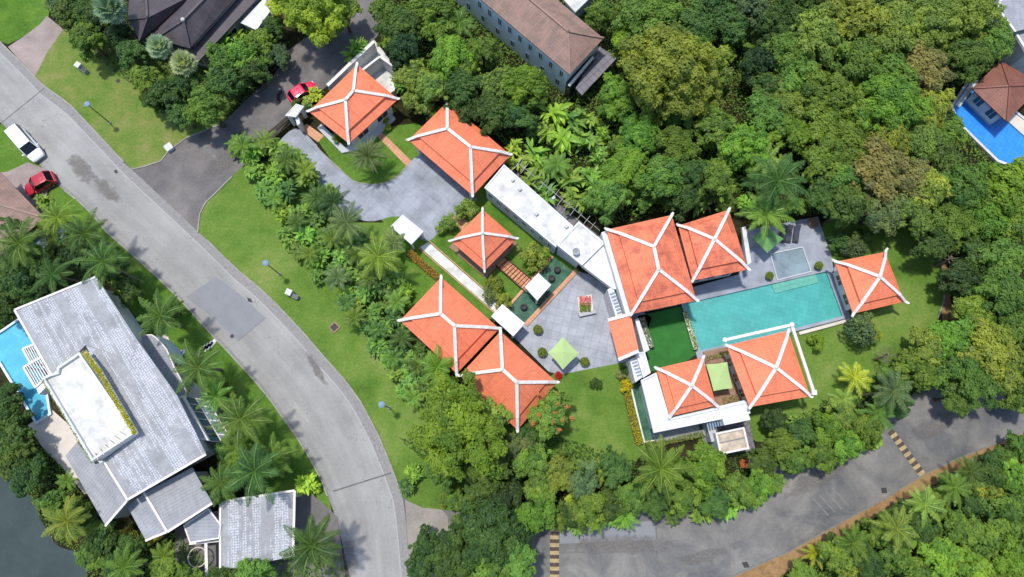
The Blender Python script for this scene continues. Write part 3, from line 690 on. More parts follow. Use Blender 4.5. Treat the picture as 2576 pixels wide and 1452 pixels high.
slab(t, 'terrace', [(1770, 885), (1850, 868), (1910, 1010), (1800, 1030)], 0, .6, 'brown_stone')
slab(t, 'wall_low', [(1640, 1092), (1756, 1066), (1762, 1082), (1800, 1076), (1804, 1092), (1770, 1098), (1650, 1112)], 0, .35, 'grey_conc')
# water tank house
t = thing('tank_house', 'small white box with a rust stained open top by the lower hedge', 'utility building', at([(1798, 1090), (1870, 1075), (1883, 1129), (1810, 1144)], 2.6))
slab(t, 'body', [(1798, 1090), (1870, 1075), (1883, 1129), (1810, 1144)], 0, 2.6, 'pale_wall', .25, .18, 'white_trim')
b = MB(); b.prism(xy([(1803, 1094), (1867, 1080), (1878, 1126), (1813, 1139)], 2.62), 2.601, 2.62); b.build('tank_lid', 'rust', t)
b = MB(); q = px([(1806, 1115), (1873, 1101)], 2.66); b.bar(q[0], q[1], .1, .08); b.build('rail', 'steel', t)
slab(t, 'side_box', [(1776, 1064), (1796, 1060), (1806, 1108), (1790, 1112)], 0, 1.8, 'grey_light')
# service wing: flat white roofs
f1 = [(1219, 473), (1268, 415), (1442, 570), (1398, 622)]
t = thing('service_wing', 'long white flat roofed wing between the carport and main house', 'building', at(f1))
slab(t, 'roof', f1, 3.15, 3.45, 'white_stained', .1, .15, 'white_paint')
P = px(f1, 3.15); cen = sum(P, Vector())/4; Q = [p.lerp(cen, .03) for p in P]
b = MB(); b.prism([(p.x, p.y) for p in Q], 0, 3.14); b.build('wall', 'pale_wall', t)
windows(t, Q[0], Q[3], 1.5, 2.5, 8, .4, 'glass_dark', 'pale_wall')
f2 = [(1400, 616), (1456, 558), (1521, 607), (1560, 725), (1543, 727)]
slab(t, 'roof_upper', [(1400, 616), (1456, 558), (1521, 612), (1464, 668)], 3.46, 4.0, 'white_stained', .12, .2, 'white_paint')
slab(t, 'roof_slope', [(1464, 668), (1525, 600), (1566, 726), (1543, 728)], 3.0, 3.75, 'white_paint')
P = px([(1404, 620), (1456, 568), (1523, 606), (1562, 716), (1520, 662), (1478, 632), (1455, 655)], 3.0); b = MB(); b.prism([(p.x, p.y) for p in P], 0, 2.99); b.build('wall_upper', 'pale_wall', t)
v = W(1448, 637, 4.0); b = MB()
b.tube([v, v+Vector((0, 0, .9))], [.04, .03], 6); b.lathe([(0, .5), (.35, .62), (.4, .66)], 12, v); b.build('antenna', 'grey_conc', t)
for k, (x, y) in enumerate(((1308, 478), (1392, 500), (1350, 540), (1425, 572), (1290, 455))):
    v = W(x, y, 3.45); b = MB(); b.box(v+Vector((0, 0, .16)), (.4, .28, .3), .7); b.build('roof_vent', 'grey_light', t)
# steel trellis beside the service wing
t = thing('trellis', 'row of thin steel trellis bars along the white roof edge', 'trellis', at([(1300, 420), (1500, 580)]))
for k in range(13):
    x = 1294+k*15.5; y = 424+k*13.2; a = W(x, y, 2.6); c_ = W(x+20, y-26, 2.6); b = MB(); b.bar(a, c_, .05, .06); b.build('bar', 'steel', t)
for k in range(1):
    a = W(1308, 414, 2.5); c_ = W(1508, 580, 2.5); b = MB(); b.bar(a, c_, .05, .06)
    b.tube([Vector((a.x, a.y, 0)), a], [.05, .05], 6); b.tube([Vector((c_.x, c_.y, 0)), c_], [.05, .05], 6); b.build('rail', 'steel', t)
# white canopies
for lab, pts in (('white flat canopy at the upper end of the white garden path', [(983, 570), (1013, 541), (1065, 583), (1035, 615)]),
                 ('white flat canopy over the little pond bridge', [(1321, 722), (1354, 688), (1386, 717), (1351, 756)]),
                 ('white flat canopy at the lower end of the white garden path', [(1236, 796), (1264, 766), (1320, 814), (1291, 846)])):
    t = thing('canopy', lab, 'canopy', at(pts), 0, 'white flat canopies of the garden walk'); slab(t, 'top', pts, 2.55, 2.75, 'white_paint', .05, .12)
    P = px(pts, 2.5); cen = sum(P, Vector())/4
    for p in P:
        q = p.lerp(cen, .15); b = MB(); b.box((q.x, q.y, 1.27), (.2, .2, 2.54), .7); b.build('post', 'white_trim', t)
# plank bridge over the pond
t = thing('plank_bridge', 'slatted wooden deck between the square pavilion and pond', 'footbridge', at([(1290, 690)]))
sheet_pts = [(1247, 668), (1270, 648), (1345, 710), (1322, 735)]
P = px(sheet_pts, .3)
for k in range(11):
    a0 = P[0].lerp(P[3], k/11+.008); a1 = P[0].lerp(P[3], (k+1)/11-.012); b0 = P[1].lerp(P[2], k/11+.008); b1 = P[1].lerp(P[2], (k+1)/11-.012)
    b = MB(); b.prism([(q.x, q.y) for q in (a0, b0, b1, a1)], .22, .3); b.build('plank', 'wood_deck', t)
for i, j in ((0, 3), (1, 2)):
    b = MB(); b.bar(P[i]-Vector((0, 0, .26)), P[j]-Vector((0, 0, .26)), .12, .45); b.build('beam', 'dark_wood', t)
# gate and boundary walls
def wall(label, pts, h, wd, mat='white_paint', name='garden_wall', cat='wall', z0=0, closed=False):
    P = px(pts, h); o = MB(); 
    for i in range(len(P)-1):
        a, c_ = P[i].copy(), P[i+1].copy(); a.z = c_.z = z0 + (.003*i)
        o.bar(a, c_, wd, h-z0)
    m_ = thing(name, label, cat, (P[0].x, P[0].y, 0)); o.build('wall', mat, m_)
    cp = MB()
    for i in range(len(P)-1): cp.bar(P[i]+Vector((0, 0, .004*i)), P[i+1]+Vector((0, 0, .004*i)), wd+.1, .08)
    cp.build('coping', 'white_trim' if mat != 'dark_wood' else mat, m_)
wall('white wall between the dark drive and the gate lodge', [(824, 216), (882, 160), (940, 106)], 2.0, .3)
wall('white yard wall beside the pale concrete yard', [(908, 180), (956, 143), (996, 172)], 2.2, .16)
wall('short white wall at the right side of the pale yard', [(970, 240), (992, 226), (985, 204)], 1.8, .16)
t = thing('sliding_gate', 'dark brown slatted sliding gate across the villa driveway', 'gate', at([(712, 334)]))
a, c_ = W(680, 357, 0), W(742, 305, 0); L = (c_-a).length
for k in range(24):
    p = a.lerp(c_, (k+.5)/24); b = MB(); b.box((p.x, p.y, .95), (.1, .05, 1.7), .7); b.build('slat', 'gate_brown', t)
for z in (.12, 1.0, 1.75):
    b = MB(); b.bar(a+Vector((0, 0, z)), c_+Vector((0, 0, z)), .12, .08); b.build('rail', 'gate_brown', t)
t = thing('gate_roof', 'white slab roof over the pedestrian gate by red leaved shrubs', 'gate canopy', at([(740, 285)]))
slab(t, 'top', [(718, 291), (745, 262), (765, 268), (744, 295)], 2.3, 2.45, 'white_stained', .05, .1)
for p in ((726, 290), (755, 270)):
    v = W(*p, 2.3); b = MB(); b.box((v.x, v.y, 1.15), (.4, .4, 2.3), .7); b.build('pillar', 'white_paint', t)
slab(t, 'pillar', [(742, 296), (751, 292), (755, 310), (748, 316)], 0, 2.0, 'white_paint')
# ---- top left house with dark roofs
t = thing('dark_roofed_house', 'large house with dark hip roofs in the upper left corner', 'house', at([(470, 60)]))
hip_roof(t, [(350, 100), (498, 156), (700, -60), (560, -130)], [(450, 70), (600, -80)], 3.4, 'dark_tile', False, None, zr=4.4, walls='grey_conc', nw=4, name='lower_roof')
hip_roof(t, [(392, 98), (478, 122), (650, -70), (560, -110)], [(462, 52), (590, -80)], 4.6, 'dark_tile', False, 'dark_tile', .25, 0, 6.2, walls='grey_conc', z0=4.0, inset=.5, wins=False, name='upper_roof')
hip_roof(t, [(322, 50), (352, 102), (480, -10), (330, -90)], [(372, 45), (366, -60)], 4.0, 'dark_tile', False, 'dark_tile', .25, 0, 5.4, walls='grey_conc', nw=3, name='side_roof')
a = W(462, 52, 6.2); b = MB(); b.lathe([(.22, .1), (.22, .3), (0, .5)], 8, a); b.build('finial', 'white_trim', t)
t = thing('white_shed', 'bright white flat roof beside the dark roofed house', 'shed', at([(640, 45)]))
slab(t, 'roof', [(604, 57), (672, -12), (686, 20), (645, 76)], 2.6, 2.8, 'white_paint'); slab(t, 'wall', [(610, 57), (670, -6), (680, 20), (644, 68)], 0, 2.59, 'pale_wall')
# ---- top centre house
c = [(1100, -90), (1205, -2), (1433, 188), (1518, 97), (1300, -110)]
t = thing('long_house', 'long pale house with a weathered brown hip roof at the top', 'house', at([(1360, 60)]))
ze = 5.2
def hip4(parent, cor, rid, ze, zr, mat, name):
    hip_roof(parent, cor, rid, ze, mat, False, mat, .22, 0, zr, walls=None, name=name)
hip4(t, [(1518, 97), (1433, 188), (1110, -85), (1200, -170)], [(1429, 80), (1190, -120)], ze, 6.9, 'brown_tile', 'roof')
P = px([(1433, 188), (1110, -85), (1200, -170), (1518, 97)], ze); cen = sum(P, Vector())/4; Q = [p+(cen-p).normalized()*.45 for p in P]
b = MB(); b.prism([(q.x, q.y) for q in Q], 0, ze-.17); b.build('wall', 'blue_wall', t)
windows(t, Q[1], Q[0], 3.2, 4.4, 12, .28, 'glass_dark', 'pale_wall'); windows(t, Q[1], Q[0], .9, 2.1, 8, .2, 'glass_dark', 'pale_wall')
b = MB(); a = W(1431, 218, 3.0); c_ = W(1492, 146, 3.0); b.bar(a, c_, .3, .25); b.build('balcony_beam', 'white_trim', t)
slab(t, 'terrace', [(1508, 117), (1552, 146), (1464, 240), (1448, 222)], 2.2, 2.5, 'plank_grey')
P = xy([(1424, 206), (1484, 138), (1496, 152), (1434, 222)], 2.9); b = MB(); b.prism(P, 0, 2.9); b.build('balcony_wall', 'glass_dark', t)
t = thing('white_roofed_annex', 'small white roofed annex at the top behind the long house', 'annex', at([(1450, 5)]))
slab(t, 'roof', [(1418, 0), (1450, -40), (1500, -20), (1447, 32)], 2.7, 3.0, 'white_stained', .1, .15); slab(t, 'wall', [(1425, 0), (1450, -34), (1492, -20), (1449, 25)], 0, 2.69, 'grey_conc')
# ---- top right: brown pavilion, grey roofs
c = [(2517, 153), (2622, 214), (2532, 306), (2445, 223)]
t = thing('poolside_pavilion', 'brown pyramid roofed pavilion over the deep blue pool', 'pavilion', at(c)); hip_roof(t, c, [(2539, 217)], 3.0, 'rust_tile', False, 'rust_tile', .2, .0, walls='white_paint')
t = thing('grey_roofed_house', 'grey roofed house in the upper right corner', 'house', at([(2600, 60)]))
q = px([(2504, -40), (2720, -60), (2720, 150), (2570, 135), (2548, 78)], 4.5)
slab(t, 'roof', [(2530, -40), (2720, -60), (2720, 160), (2584, 138), (2548, 78), (2506, 22)], 4.2, 4.5, 'grey_tile_plain', .12, .25, 'white_trim')
slab(t, 'wall', [(2540, -30), (2700, -50), (2700, 150), (2590, 130), (2552, 70), (2515, 20)], 0, 4.19, 'white_paint')
P = px([(2535, 90), (2720, 40)], 4.62); b = MB(); b.bar(P[0], P[1], .3, .2); b.build('ridge_cap', 'glass_dark', t)
# ---- left edge: brown roofed house
t = thing('brown_roofed_house', 'low brown tiled roof at the left edge by the red car', 'house', at([(20, 520)]))
hip_roof(t, [(-8, 424), (112, 548), (-20, 660), (-140, 540)], [(-20, 510), (-40, 560)], 3.2, 'brown_tile', False, 'brown_tile', .2, 0, 4.6, 'grey_conc')
# ---- lower left house with shingled roofs
t = thing('shingled_house', 'large grey shingled house with a white roof terrace', 'house', at([(280, 1000)]))
def mono(parent, pts, zs, mat, name='roof', th=.22, edge=None, edges=(), axis=None):
    """a sloping roof plane: one height per corner, the first two corners on its low eave"""
    P = [W(p[0], p[1], z) for p, z in zip(pts, zs)]; b = MB(); A = sum(P[i].x*P[(i+1) % len(P)].y-P[(i+1) % len(P)].x*P[i].y for i in range(len(P)))
    e = (P[1]-P[0]).normalized(); n_ = (P[1]-P[0]).cross(P[2]-P[0]).normalized(); u = n_.cross(e)
    if axis: e = (W(*axis[1], 5)-W(*axis[0], 5)).normalized(); u = n_.cross(e)
    F_ = P if A > 0 else P[::-1]
    b.face(F_, [((p-P[0]).dot(e)+40, (p-P[0]).dot(u)+40) for p in F_]); d = Vector((0, 0, th))
    b.face([p-d for p in F_][::-1])
    for i in range(len(F_)): b.face([F_[i]-d, F_[(i+1) % len(F_)]-d, F_[(i+1) % len(F_)], F_[i]])
    o = b.build(name, mat, parent)
    for i, j in edges:
        m_ = MB(); m_.bar(P[i]+Vector((0, 0, .01)), P[j]+Vector((0, 0, .01)), .22, .09); m_.build('verge_cap', 'white_trim', o)
    return o
# main roof: eave on the left, rising to the right, round the terrace
mono(t, [(135, 950), (38, 780), (242, 697), (350, 862), (330, 905), (215, 868)], [5.2, 5.2, 6.6, 6.6, 6.5, 6.0], 'shingle_spotted', 'roof_north', edges=((0, 1), (1, 2)))
mono(t, [(262, 1160), (345, 1094), (215, 869), (331, 905), (350, 862), (446, 996), (519, 1143), (322, 1257)], [5.6, 6.0, 6.0, 6.5, 6.6, 6.6, 6.6, 5.6], 'shingle_spotted', 'roof_south', edges=((6, 7), (7, 0)), axis=((38, 780), (135, 950)))
mono(t, [(165, 1147), (194, 1112), (240, 1168), (262, 1162), (321, 1259), (266, 1323)], [4.6, 4.8, 5.0, 5.3, 5.3, 4.6], 'grey_tile', 'roof_west', edges=((4, 5),))
mono(t, [(320, 1274), (362, 1240), (421, 1338), (367, 1360)], [3.6, 3.8, 3.8, 3.6], 'grey_tile_plain', 'roof_gallery', edges=((2, 3),))
mono(t, [(363, 1239), (483, 1176), (535, 1266), (422, 1338)], [4.4, 4.6, 4.6, 4.4], 'grey_tile', 'roof_annex', edges=((0, 3), (3, 2)))
slab(t, 'roof_link', [(462, 1322), (525, 1279), (557, 1320), (552, 1355), (478, 1366)], 3.0, 3.15, 'grey_tile_plain', .05, .12, 'white_trim')
for pts, z in (([(60, 790), (235, 715), (335, 865), (430, 1000), (500, 1135), (322, 1235), (262, 1150), (130, 930)], 4.9), ([(180, 1140), (262, 1150), (316, 1250), (268, 1308)], 4.1), ([(330, 1272), (370, 1250), (412, 1330), (370, 1348)], 3.3), ([(372, 1244), (478, 1188), (522, 1262), (424, 1325)], 4.0), ([(470, 1325), (522, 1290), (548, 1322), (544, 1348), (484, 1356)], 2.95)):
    slab(t, 'wall', pts, 0, z, 'white_paint')
a_, c_ = W(60, 790, 4.9), W(130, 930, 4.9); windows(t, a_+Vector((0, 0, 0)), c_, 3.0, 4.4, 4, .6)
windows(t, W(500, 1135, 4.9), W(335, 865, 4.9), 2.8, 4.2, 6, .5); windows(t, W(322, 1235, 4.9), W(500, 1135, 4.9), 2.8, 4.2, 4, .5)
# roof terrace
tp = [(112, 953), (128, 944), (148, 938), (150, 925), (205, 888), (343, 1090), (236, 1160)]
te = slab(t, 'terrace_floor', tp, 5.0, 6.75, 'white_stained', .35, .2, 'white_paint')
b = MB(); P = px([(240, 1140), (300, 1085), (325, 1100), (250, 1155)], 6.8)
for k in range(6):
    a, c_ = P[0].lerp(P[1], k/5), P[3].lerp(P[2], k/5); b = MB(); b.bar(a+Vector((0, 0, .15)), c_+Vector((0, 0, .15)), .1, .08); b.build('sunbed_slat', 'beige_patio', t)
def hedgebox(parent, name, pts_px, z, wd, hh, col, mat='leaf', seed=1, dens=220):
    r = np.random.default_rng(seed); P = px(pts_px, z); out = []
    V = []; 
    for i in range(len(P)-1):
        a, c_ = P[i], P[i+1]; L = (c_-a).length; d = (c_-a).normalized(); s_ = Vector((-d.y, d.x, 0)); n = int(L*dens*wd)
        for k in range(n):
            lump = .8+.3*math.sin(k*.37)*.5
            V.append(a+d*(r.random()*L)+s_*(r.uniform(-.5, .5)*wd*lump)+Vector((0, 0, hh*r.uniform(.1, 1.05))))
    o = leaf_mesh(name, np.array([tuple(v) for v in V]), r, .16, .1, mat, .5)
    off = wloc(parent); o.data.transform(__import__('mathutils').Matrix.Translation(-off)); o.parent = parent; o.color = (*LC[col], 1); return o
def leaf_mesh(name, P, r, L=.3, Wd=.2, mat='leaf', upb=.5, vary=None, outw=None):
    n = len(P); d = r.normal(size=(n, 3)); d /= np.linalg.norm(d, axis=1)[:, None]
    nrm = d*(1-upb)+np.array([0, 0, 1])*upb
    if outw is not None: nrm = nrm+outw*.6
    nrm /= np.linalg.norm(nrm, axis=1)[:, None]+1e-9
    q = r.normal(size=(n, 3)); t = np.cross(nrm, q); t /= np.linalg.norm(t, axis=1)[:, None]+1e-9; bb = np.cross(nrm, t)
    s = (r.uniform(.6, 1.25, n)*L/2)[:, None]; w_ = (r.uniform(.7, 1.2, n)*Wd/2)[:, None]
    v = np.stack([P-t*s, P-bb*w_+t*s*.15, P+t*s, P+bb*w_+t*s*.15], 1).reshape(-1, 3)
    me = bpy.data.meshes.new(name); me.vertices.add(4*n); me.vertices.foreach_set('co', v.ravel()); me.loops.add(4*n); me.loops.foreach_set('vertex_index', np.arange(4*n, dtype=np.int32))
    me.polygons.add(n); me.polygons.foreach_set('loop_start', np.arange(0, 4*n, 4, dtype=np.int32)); me.update(calc_edges=True); me.validate()
    a = me.attributes.new('vary', 'FLOAT', 'FACE'); vv = r.random(n) if vary is None else np.clip(vary*.6+r.random(n)*.4, 0, 1)
    if len(me.polygons) == n: a.data.foreach_set('value', vv.astype(np.float32))
    me.materials.append(MATS[mat]); o = bpy.data.objects.new(name, me); C.objects.link(o); return o
def hedge(label, pts, z, wd, hh, col, seed, mat='leaf', name='hedge', cat='hedge', planter=None, stems=True, dens=220):
    P = px(pts, z); t = thing(name, label, cat, (P[0].x, P[0].y, 0))
    hedgebox(t, 'foliage', pts, z, wd, hh, col, mat, seed, dens)
    b = MB()
    for i in range(len(P)-1): b.bar(P[i]+Vector((0, 0, .002*i)), P[i+1]+Vector((0, 0, .002*i)), wd*.8, hh*.35)
    b.build('planter' if planter else 'stems', planter or 'bark', t); return t
hedge('golden yellow hedge along the right side of the roof terrace', [(215, 886), (250, 930), (345, 1092)], 6.9, .55, .5, 'K', 3, planter='white_stained', name='terrace_hedge', dens=420)
hedge('thin olive hedge along the left edge of the roof terrace', [(112, 957), (236, 1164)], 6.8, .3, .35, 'O', 4, planter='white_stained', name='terrace_hedge')
slab(t, 'ledge', [(92, 978), (150, 925), (156, 935), (98, 992)], 5.5, 6.6, 'white_paint')
# pergolas over the pool side
for lab, pts, n in (('small white slatted pergola over the sky blue pool', [(60, 878), (92, 866), (109, 898), (79, 913)], 6), ('larger white slatted pergola over the sky blue pool', [(62, 924), (112, 897), (136, 935), (92, 975)], 9)):
    t2 = thing('pergola', lab, 'pergola', at(pts), 0, 'white pergolas by the sky blue pool'); P = px(pts, 3.0)
    for i in range(4):
        b = MB(); b.bar(P[i]+Vector((0, 0, .003*i)), P[(i+1) % 4]+Vector((0, 0, .003*i)), .22, .2); b.build('beam', 'white_trim', t2)
        b = MB(); b.box((P[i].x, P[i].y, 1.49), (.2, .2, 2.98)); b.build('post', 'white_trim', t2)
    for k in range(1, n):
        b = MB(); b.bar(P[0].lerp(P[1], k/n)+Vector((0, 0, .02)), P[3].lerp(P[2], k/n)+Vector((0, 0, .02)), .1, .15); b.build('slat', 'white_trim', t2)
# glass canopy and curved porch on the road side
slab(t, 'porch_roof', smoothpoly([(352, 862), (374, 842), (392, 848), (420, 878), (440, 925), (470, 985), (446, 998)], 2), 3.4, 3.7, 'grey_tile_plain', .06, .1, 'white_trim')
slab(t, 'porch_wall', [(395, 845), (420, 870), (436, 910), (428, 912), (410, 880)], 0, 3.0, 'pale_wall')
slab(t, 'bay_roof', [(438, 1008), (462, 996), (527, 1108), (500, 1105)], 4.6, 4.9, 'grey_light', .2, .15, 'white_trim')
g = slab(t, 'glass_bay', [(463, 996), (523, 1008), (587, 1112), (528, 1110)], 2.2, 2.5, 'glass_teal')
for k in range(7):
    a = W(463+k*10.8, 996+k*19, 2.5); c_ = W(523+k*10.6, 1008+k*17.3, 2.5); b = MB(); b.bar(a, c_, .09, .07); b.build('mullion', 'white_trim', g)
for p0, p1 in (((463, 996), (528, 1110)), ((493, 1002), (558, 1111)), ((523, 1008), (587, 1112))):
    b = MB(); b.bar(W(*p0, 2.58), W(*p1, 2.58), .12, .06); b.build('rail', 'white_trim', g)
slab(t, 'bay_wall', [(468, 1000), (520, 1010), (580, 1112), (528, 1112)], 0, 2.19, 'grey_conc')
# carport lower left
t = thing('shingled_carport', 'grey carport with spotted shingle roof beside the curving road', 'carport', at([(650, 1310)]))
mono(t, [(555, 1436), (555, 1262), (742, 1234), (738, 1400)], [3.0, 3.0, 3.3, 3.3], 'shingle_spotted', edges=((0, 1), (2, 3), (1, 2)))
for p in ((562, 1280), (730, 1250), (728, 1385), (562, 1415)):
    v = W(*p, 2.8); b = MB(); b.box((v.x, v.y, 1.4), (.25, .25, 2.8)); b.build('post', 'white_trim', t)
t = thing('ring_stand', 'pale ring and post frame beside the shingled carport', 'garden structure', at([(495, 1400)]))
v = W(497, 1402, 1.2); b = MB(); b.tube([v+Vector((.95*math.cos(a*PI/12), .95*math.sin(a*PI/12), 0)) for a in range(25)], [.06]*25, 6, False); b.build('ring', 'beige_patio', t)
for a in range(4):
    b = MB(); q = v+Vector((.95*math.cos(a*PI/2), .95*math.sin(a*PI/2), 0)); b.tube([Vector((q.x, q.y, 0)), q], [.04, .04], 6); b.build('leg', 'beige_patio', t)
b = MB(); b.bar(W(520, 1366, 1.8), W(522, 1450, 1.8), .3, .2); b.bar(W(478, 1368, 1.9), W(554, 1360, 1.9), .2, .15); b.build('beam', 'white_trim', t)
# ------------------------------------------------------------------ vegetation
from mathutils import Matrix
def quadmesh(name, V, mat, vary):
    V = np.asarray(V, dtype=np.float32); n = len(V)
    me = bpy.data.meshes.new(name); me.vertices.add(4*n); me.vertices.foreach_set('co', V.ravel()); me.loops.add(4*n); me.loops.foreach_set('vertex_index', np.arange(4*n, dtype=np.int32))
    me.polygons.add(n); me.polygons.foreach_set('loop_start', np.arange(0, 4*n, 4, dtype=np.int32)); me.update(calc_edges=True)
    a = me.attributes.new('vary', 'FLOAT', 'FACE'); a.data.foreach_set('value', np.asarray(vary, dtype=np.float32)); me.materials.append(MATS[mat]); return me
def trunk_mesh(name, paths, mat='bark', n=7):
    b = MB()
    for P, R in paths: b.tube(P, R, n)
    me = bpy.data.meshes.new(name); me.from_pydata(b.v, [], b.f); me.materials.append(MATS[mat]); me.polygons.foreach_set('use_smooth', [True]*len(me.polygons)); return me
def norm(a): return a/(np.linalg.norm(a, axis=-1, keepdims=True)+1e-9)
def leaf_quads(P, r, L, Wd, nrm):
    n = len(P); q = r.normal(size=(n, 3)); t = norm(np.cross(nrm, q)); bb = np.cross(nrm, t)
    s = (r.uniform(.6, 1.25, n)*L/2)[:, None]; w_ = (r.uniform(.7, 1.2, n)*Wd/2)[:, None]
    return np.stack([P-t*s, P-bb*w_+t*s*.2, P+t*s, P+bb*w_+t*s*.2], 1)
def tree_proto(kind, R, seed, nleaf, L, Wd, flat=.62, lump=.34, tiers=1, sparse=0):
    """broadleaf tree: trunk, limbs and a crown of leaf clumps; returns (trunk mesh, crown mesh, height of crown centre)"""
    r = np.random.default_rng(seed); h = R*1.15+1.0 if R > 2 else R*.75+.15; cz = h
    nc = int(10+R*R*2.6*(1.2 if lump < .3 else 1)); nc = min(nc, 70); cs = []
    o1, o2 = r.uniform(0, 6, 2)
    def ob(a): return 1+.13*math.sin(2*a+o1)+.12*math.sin(3*a+o2)+.07*math.sin(5*a+o1*2)
    for k in range(nc):
        a = k*2.39996+r.uniform(-.4, .4); f = math.sqrt((k+.5)/nc); rr = R*f*r.uniform(.8, 1.04)*.88
        z = R*flat*math.sqrt(max(0, 1-f*f))*r.uniform(.65, 1.15)+r.uniform(-.1, .1)*R
        cs.append((rr*ob(a)*math.cos(a), rr*ob(a)*math.sin(a), cz+z, R*lump*r.uniform(.4, 1.3)*(1-.25*f)))
    for k in range(nc//3):
        a = r.uniform(0, 2*PI); rr = R*r.uniform(.2, .85); cs.append((rr*math.cos(a), rr*math.sin(a), cz-R*flat*r.uniform(.05, .5), R*lump*r.uniform(.6, 1.1)))
    cs = np.array(cs); w_ = cs[:, 3]**2; w_ /= w_.sum(); idx = r.choice(len(cs), nleaf, p=w_); cv = r.random(len(cs))
    d = norm(r.normal(size=(nleaf, 3))+np.array([0, 0, .45])); rad = cs[idx, 3]*r.uniform(.62, 1.06, nleaf)**.8
    wob = 1+.22*np.sin(d[:, 0]*5+idx)+.18*np.sin(d[:, 1]*7+idx*2)
    P = cs[idx, :3]+d*(rad*wob)[:, None]*np.array([1, 1, .8])
    nrm = norm(d*.8+r.normal(size=(nleaf, 3))*.36+np.array([0, 0, .5]))
    top = np.clip((P[:, 2]-cz)/(R*flat+.01), 0, 1)
    vary = np.clip(cv[idx]*.75+r.random(nleaf)*.45-.1, 0, 1)
    cm = quadmesh(kind+'_crown', leaf_quads(P, r, L, Wd, nrm), 'leaf', vary)
    paths = []; tr = .045*R+.05
    bend = Vector((r.uniform(-.2, .2), r.uniform(-.2, .2), 0))*R*.3; top_ = Vector((0, 0, cz))+bend
    paths.append(([Vector((0, 0, -.1)), Vector((0, 0, cz*.35))+bend*.2, Vector((0, 0, cz*.7))+bend*.6, top_], [tr*1.5, tr, tr*.85, tr*.5]))
    for k in r.choice(len(cs), min(len(cs), 12), replace=False):
        e = Vector(cs[k, :3]); s_ = Vector((0, 0, cz*r.uniform(.45, .9)))+bend*.5; m_ = s_.lerp(e, .5)+Vector((0, 0, -.08*R)); paths.append(([s_, m_, e], [tr*.55, tr*.35, tr*.12]))
    return trunk_mesh(kind+'_trunk', paths), cm, cz+R*flat*.35
def frond(r, org, az, el0, el1, L, nl, ll, lw, stiff=0.0, hang=.5, rach=True):
    Q = []; V = []; p = np.array(org, float); h = np.array([math.cos(az), math.sin(az), 0]); sd_ = np.array([-math.sin(az), math.cos(az), 0]); N = nl; tw = r.uniform(-.5, .5)
    prev = p.copy(); base = r.uniform(0, 1)
    for k in range(N):
        s = (k+1)/N; el = el0+(el1-el0)*s**1.25; d = h*math.cos(el)+np.array([0, 0, 1])*math.sin(el); p = prev+d*L/N
        az2 = tw*.03*k; up = np.cross(sd_, d)*-1
        if up[2] < 0: up = -up
        if rach:
            w_ = sd_*(.055*(1-s)+.02); Q.append([prev-w_, p-w_, p+w_, prev+w_]); V.append(.9)
        if s > .12:
            f = math.sin(min(1, (s-.05)*1.05)*PI)**.6*(1-.35*s); 
            for sg in (-1, 1):
                out = sd_*sg*math.cos(.35)+d*(.35+.55*s)-np.array([0, 0, 1])*hang*r.uniform(.5, 1.3)+up*.15
                out = out/np.linalg.norm(out); l = ll*f*r.uniform(.85, 1.1); wv = d*lw*.5
                m_ = p+out*l*.45+np.array([0, 0, .04]); e = p+out*l-np.array([0, 0, .12*l])
                Q.append([p, m_-wv, e, m_+wv]); V.append(np.clip(base*.5+r.random()*.5, 0, 1))
        prev = p
    return Q, V
def palm_proto(kind, seed, R, h, nf, nl, ll, lw, el=(1.2, -.75), hang=.5, lean=.6, mat='leaf_glossy'):
    r = np.random.default_rng(seed); a = r.uniform(0, 2*PI); ln = Vector((math.cos(a), math.sin(a), 0))*lean
    P = [Vector((0, 0, -.1))-ln, Vector((0, 0, h*.3))-ln*.7, Vector((0, 0, h*.65))-ln*.3, Vector((0, 0, h))]
    tm = trunk_mesh(kind+'_trunk', [(P, [.2, .14, .12, .13])], 'palm_bark'); Q = []; V = []
    for k in range(nf):
        az = k*2.39996+r.uniform(-.25, .25); t = (k+.5)/nf; e0 = el[0]*(1-t)+.25*t+r.uniform(-.1, .1); e1 = -.25*(1-t)+el[1]*t+r.uniform(-.15, .15)
        q, v = frond(r, (0, 0, h), az, e0, e1, R*1.18*r.uniform(.68, 1.1)*(1.0 if t > .12 else .75), nl, ll, lw, 0, hang); Q += q; V += v
    return tm, quadmesh(kind+'_crown', Q, mat, V), h
def fanpalm_proto(seed):
    r = np.random.default_rng(seed); h = 5.2; Q = []; V = []
    for k in range(34):
        az = k*2.39996; t = (k+.5)/34; el = 1.25*(1-t)-.35*t+r.uniform(-.1, .1); L = r.uniform(.75, 1.0)
        d = np.array([math.cos(az)*math.cos(el), math.sin(az)*math.cos(el), math.sin(el)]); o = np.array([0, 0, h]); c = o+d*L
        sd_ = np.array([-math.sin(az), math.cos(az), 0]); up = np.cross(d, sd_); Q.append([o-sd_*.02, c-sd_*.02, c+sd_*.02, o+sd_*.02]); V.append(.8)
        for j in range(17):
            b = (j-8)/8*2.25; v = d*math.cos(b)+sd_*math.sin(b); v = v-np.array([0, 0, .22+.1*abs(b)]); v /= np.linalg.norm(v); w_ = np.cross(v, up); w_ /= np.linalg.norm(w_); l = r.uniform(.62, .8)
            Q.append([c, c+v*l*.6-w_*.075, c+v*l, c+v*l*.6+w_*.075]); V.append(r.random()*.6+.2*(j % 2))
    return trunk_mesh('fan_palm_trunk', [([Vector((0, 0, -.1)), Vector((0, 0, h))], [.22, .15])], 'palm_bark'), quadmesh('fan_palm_crown', Q, 'leaf', V), h
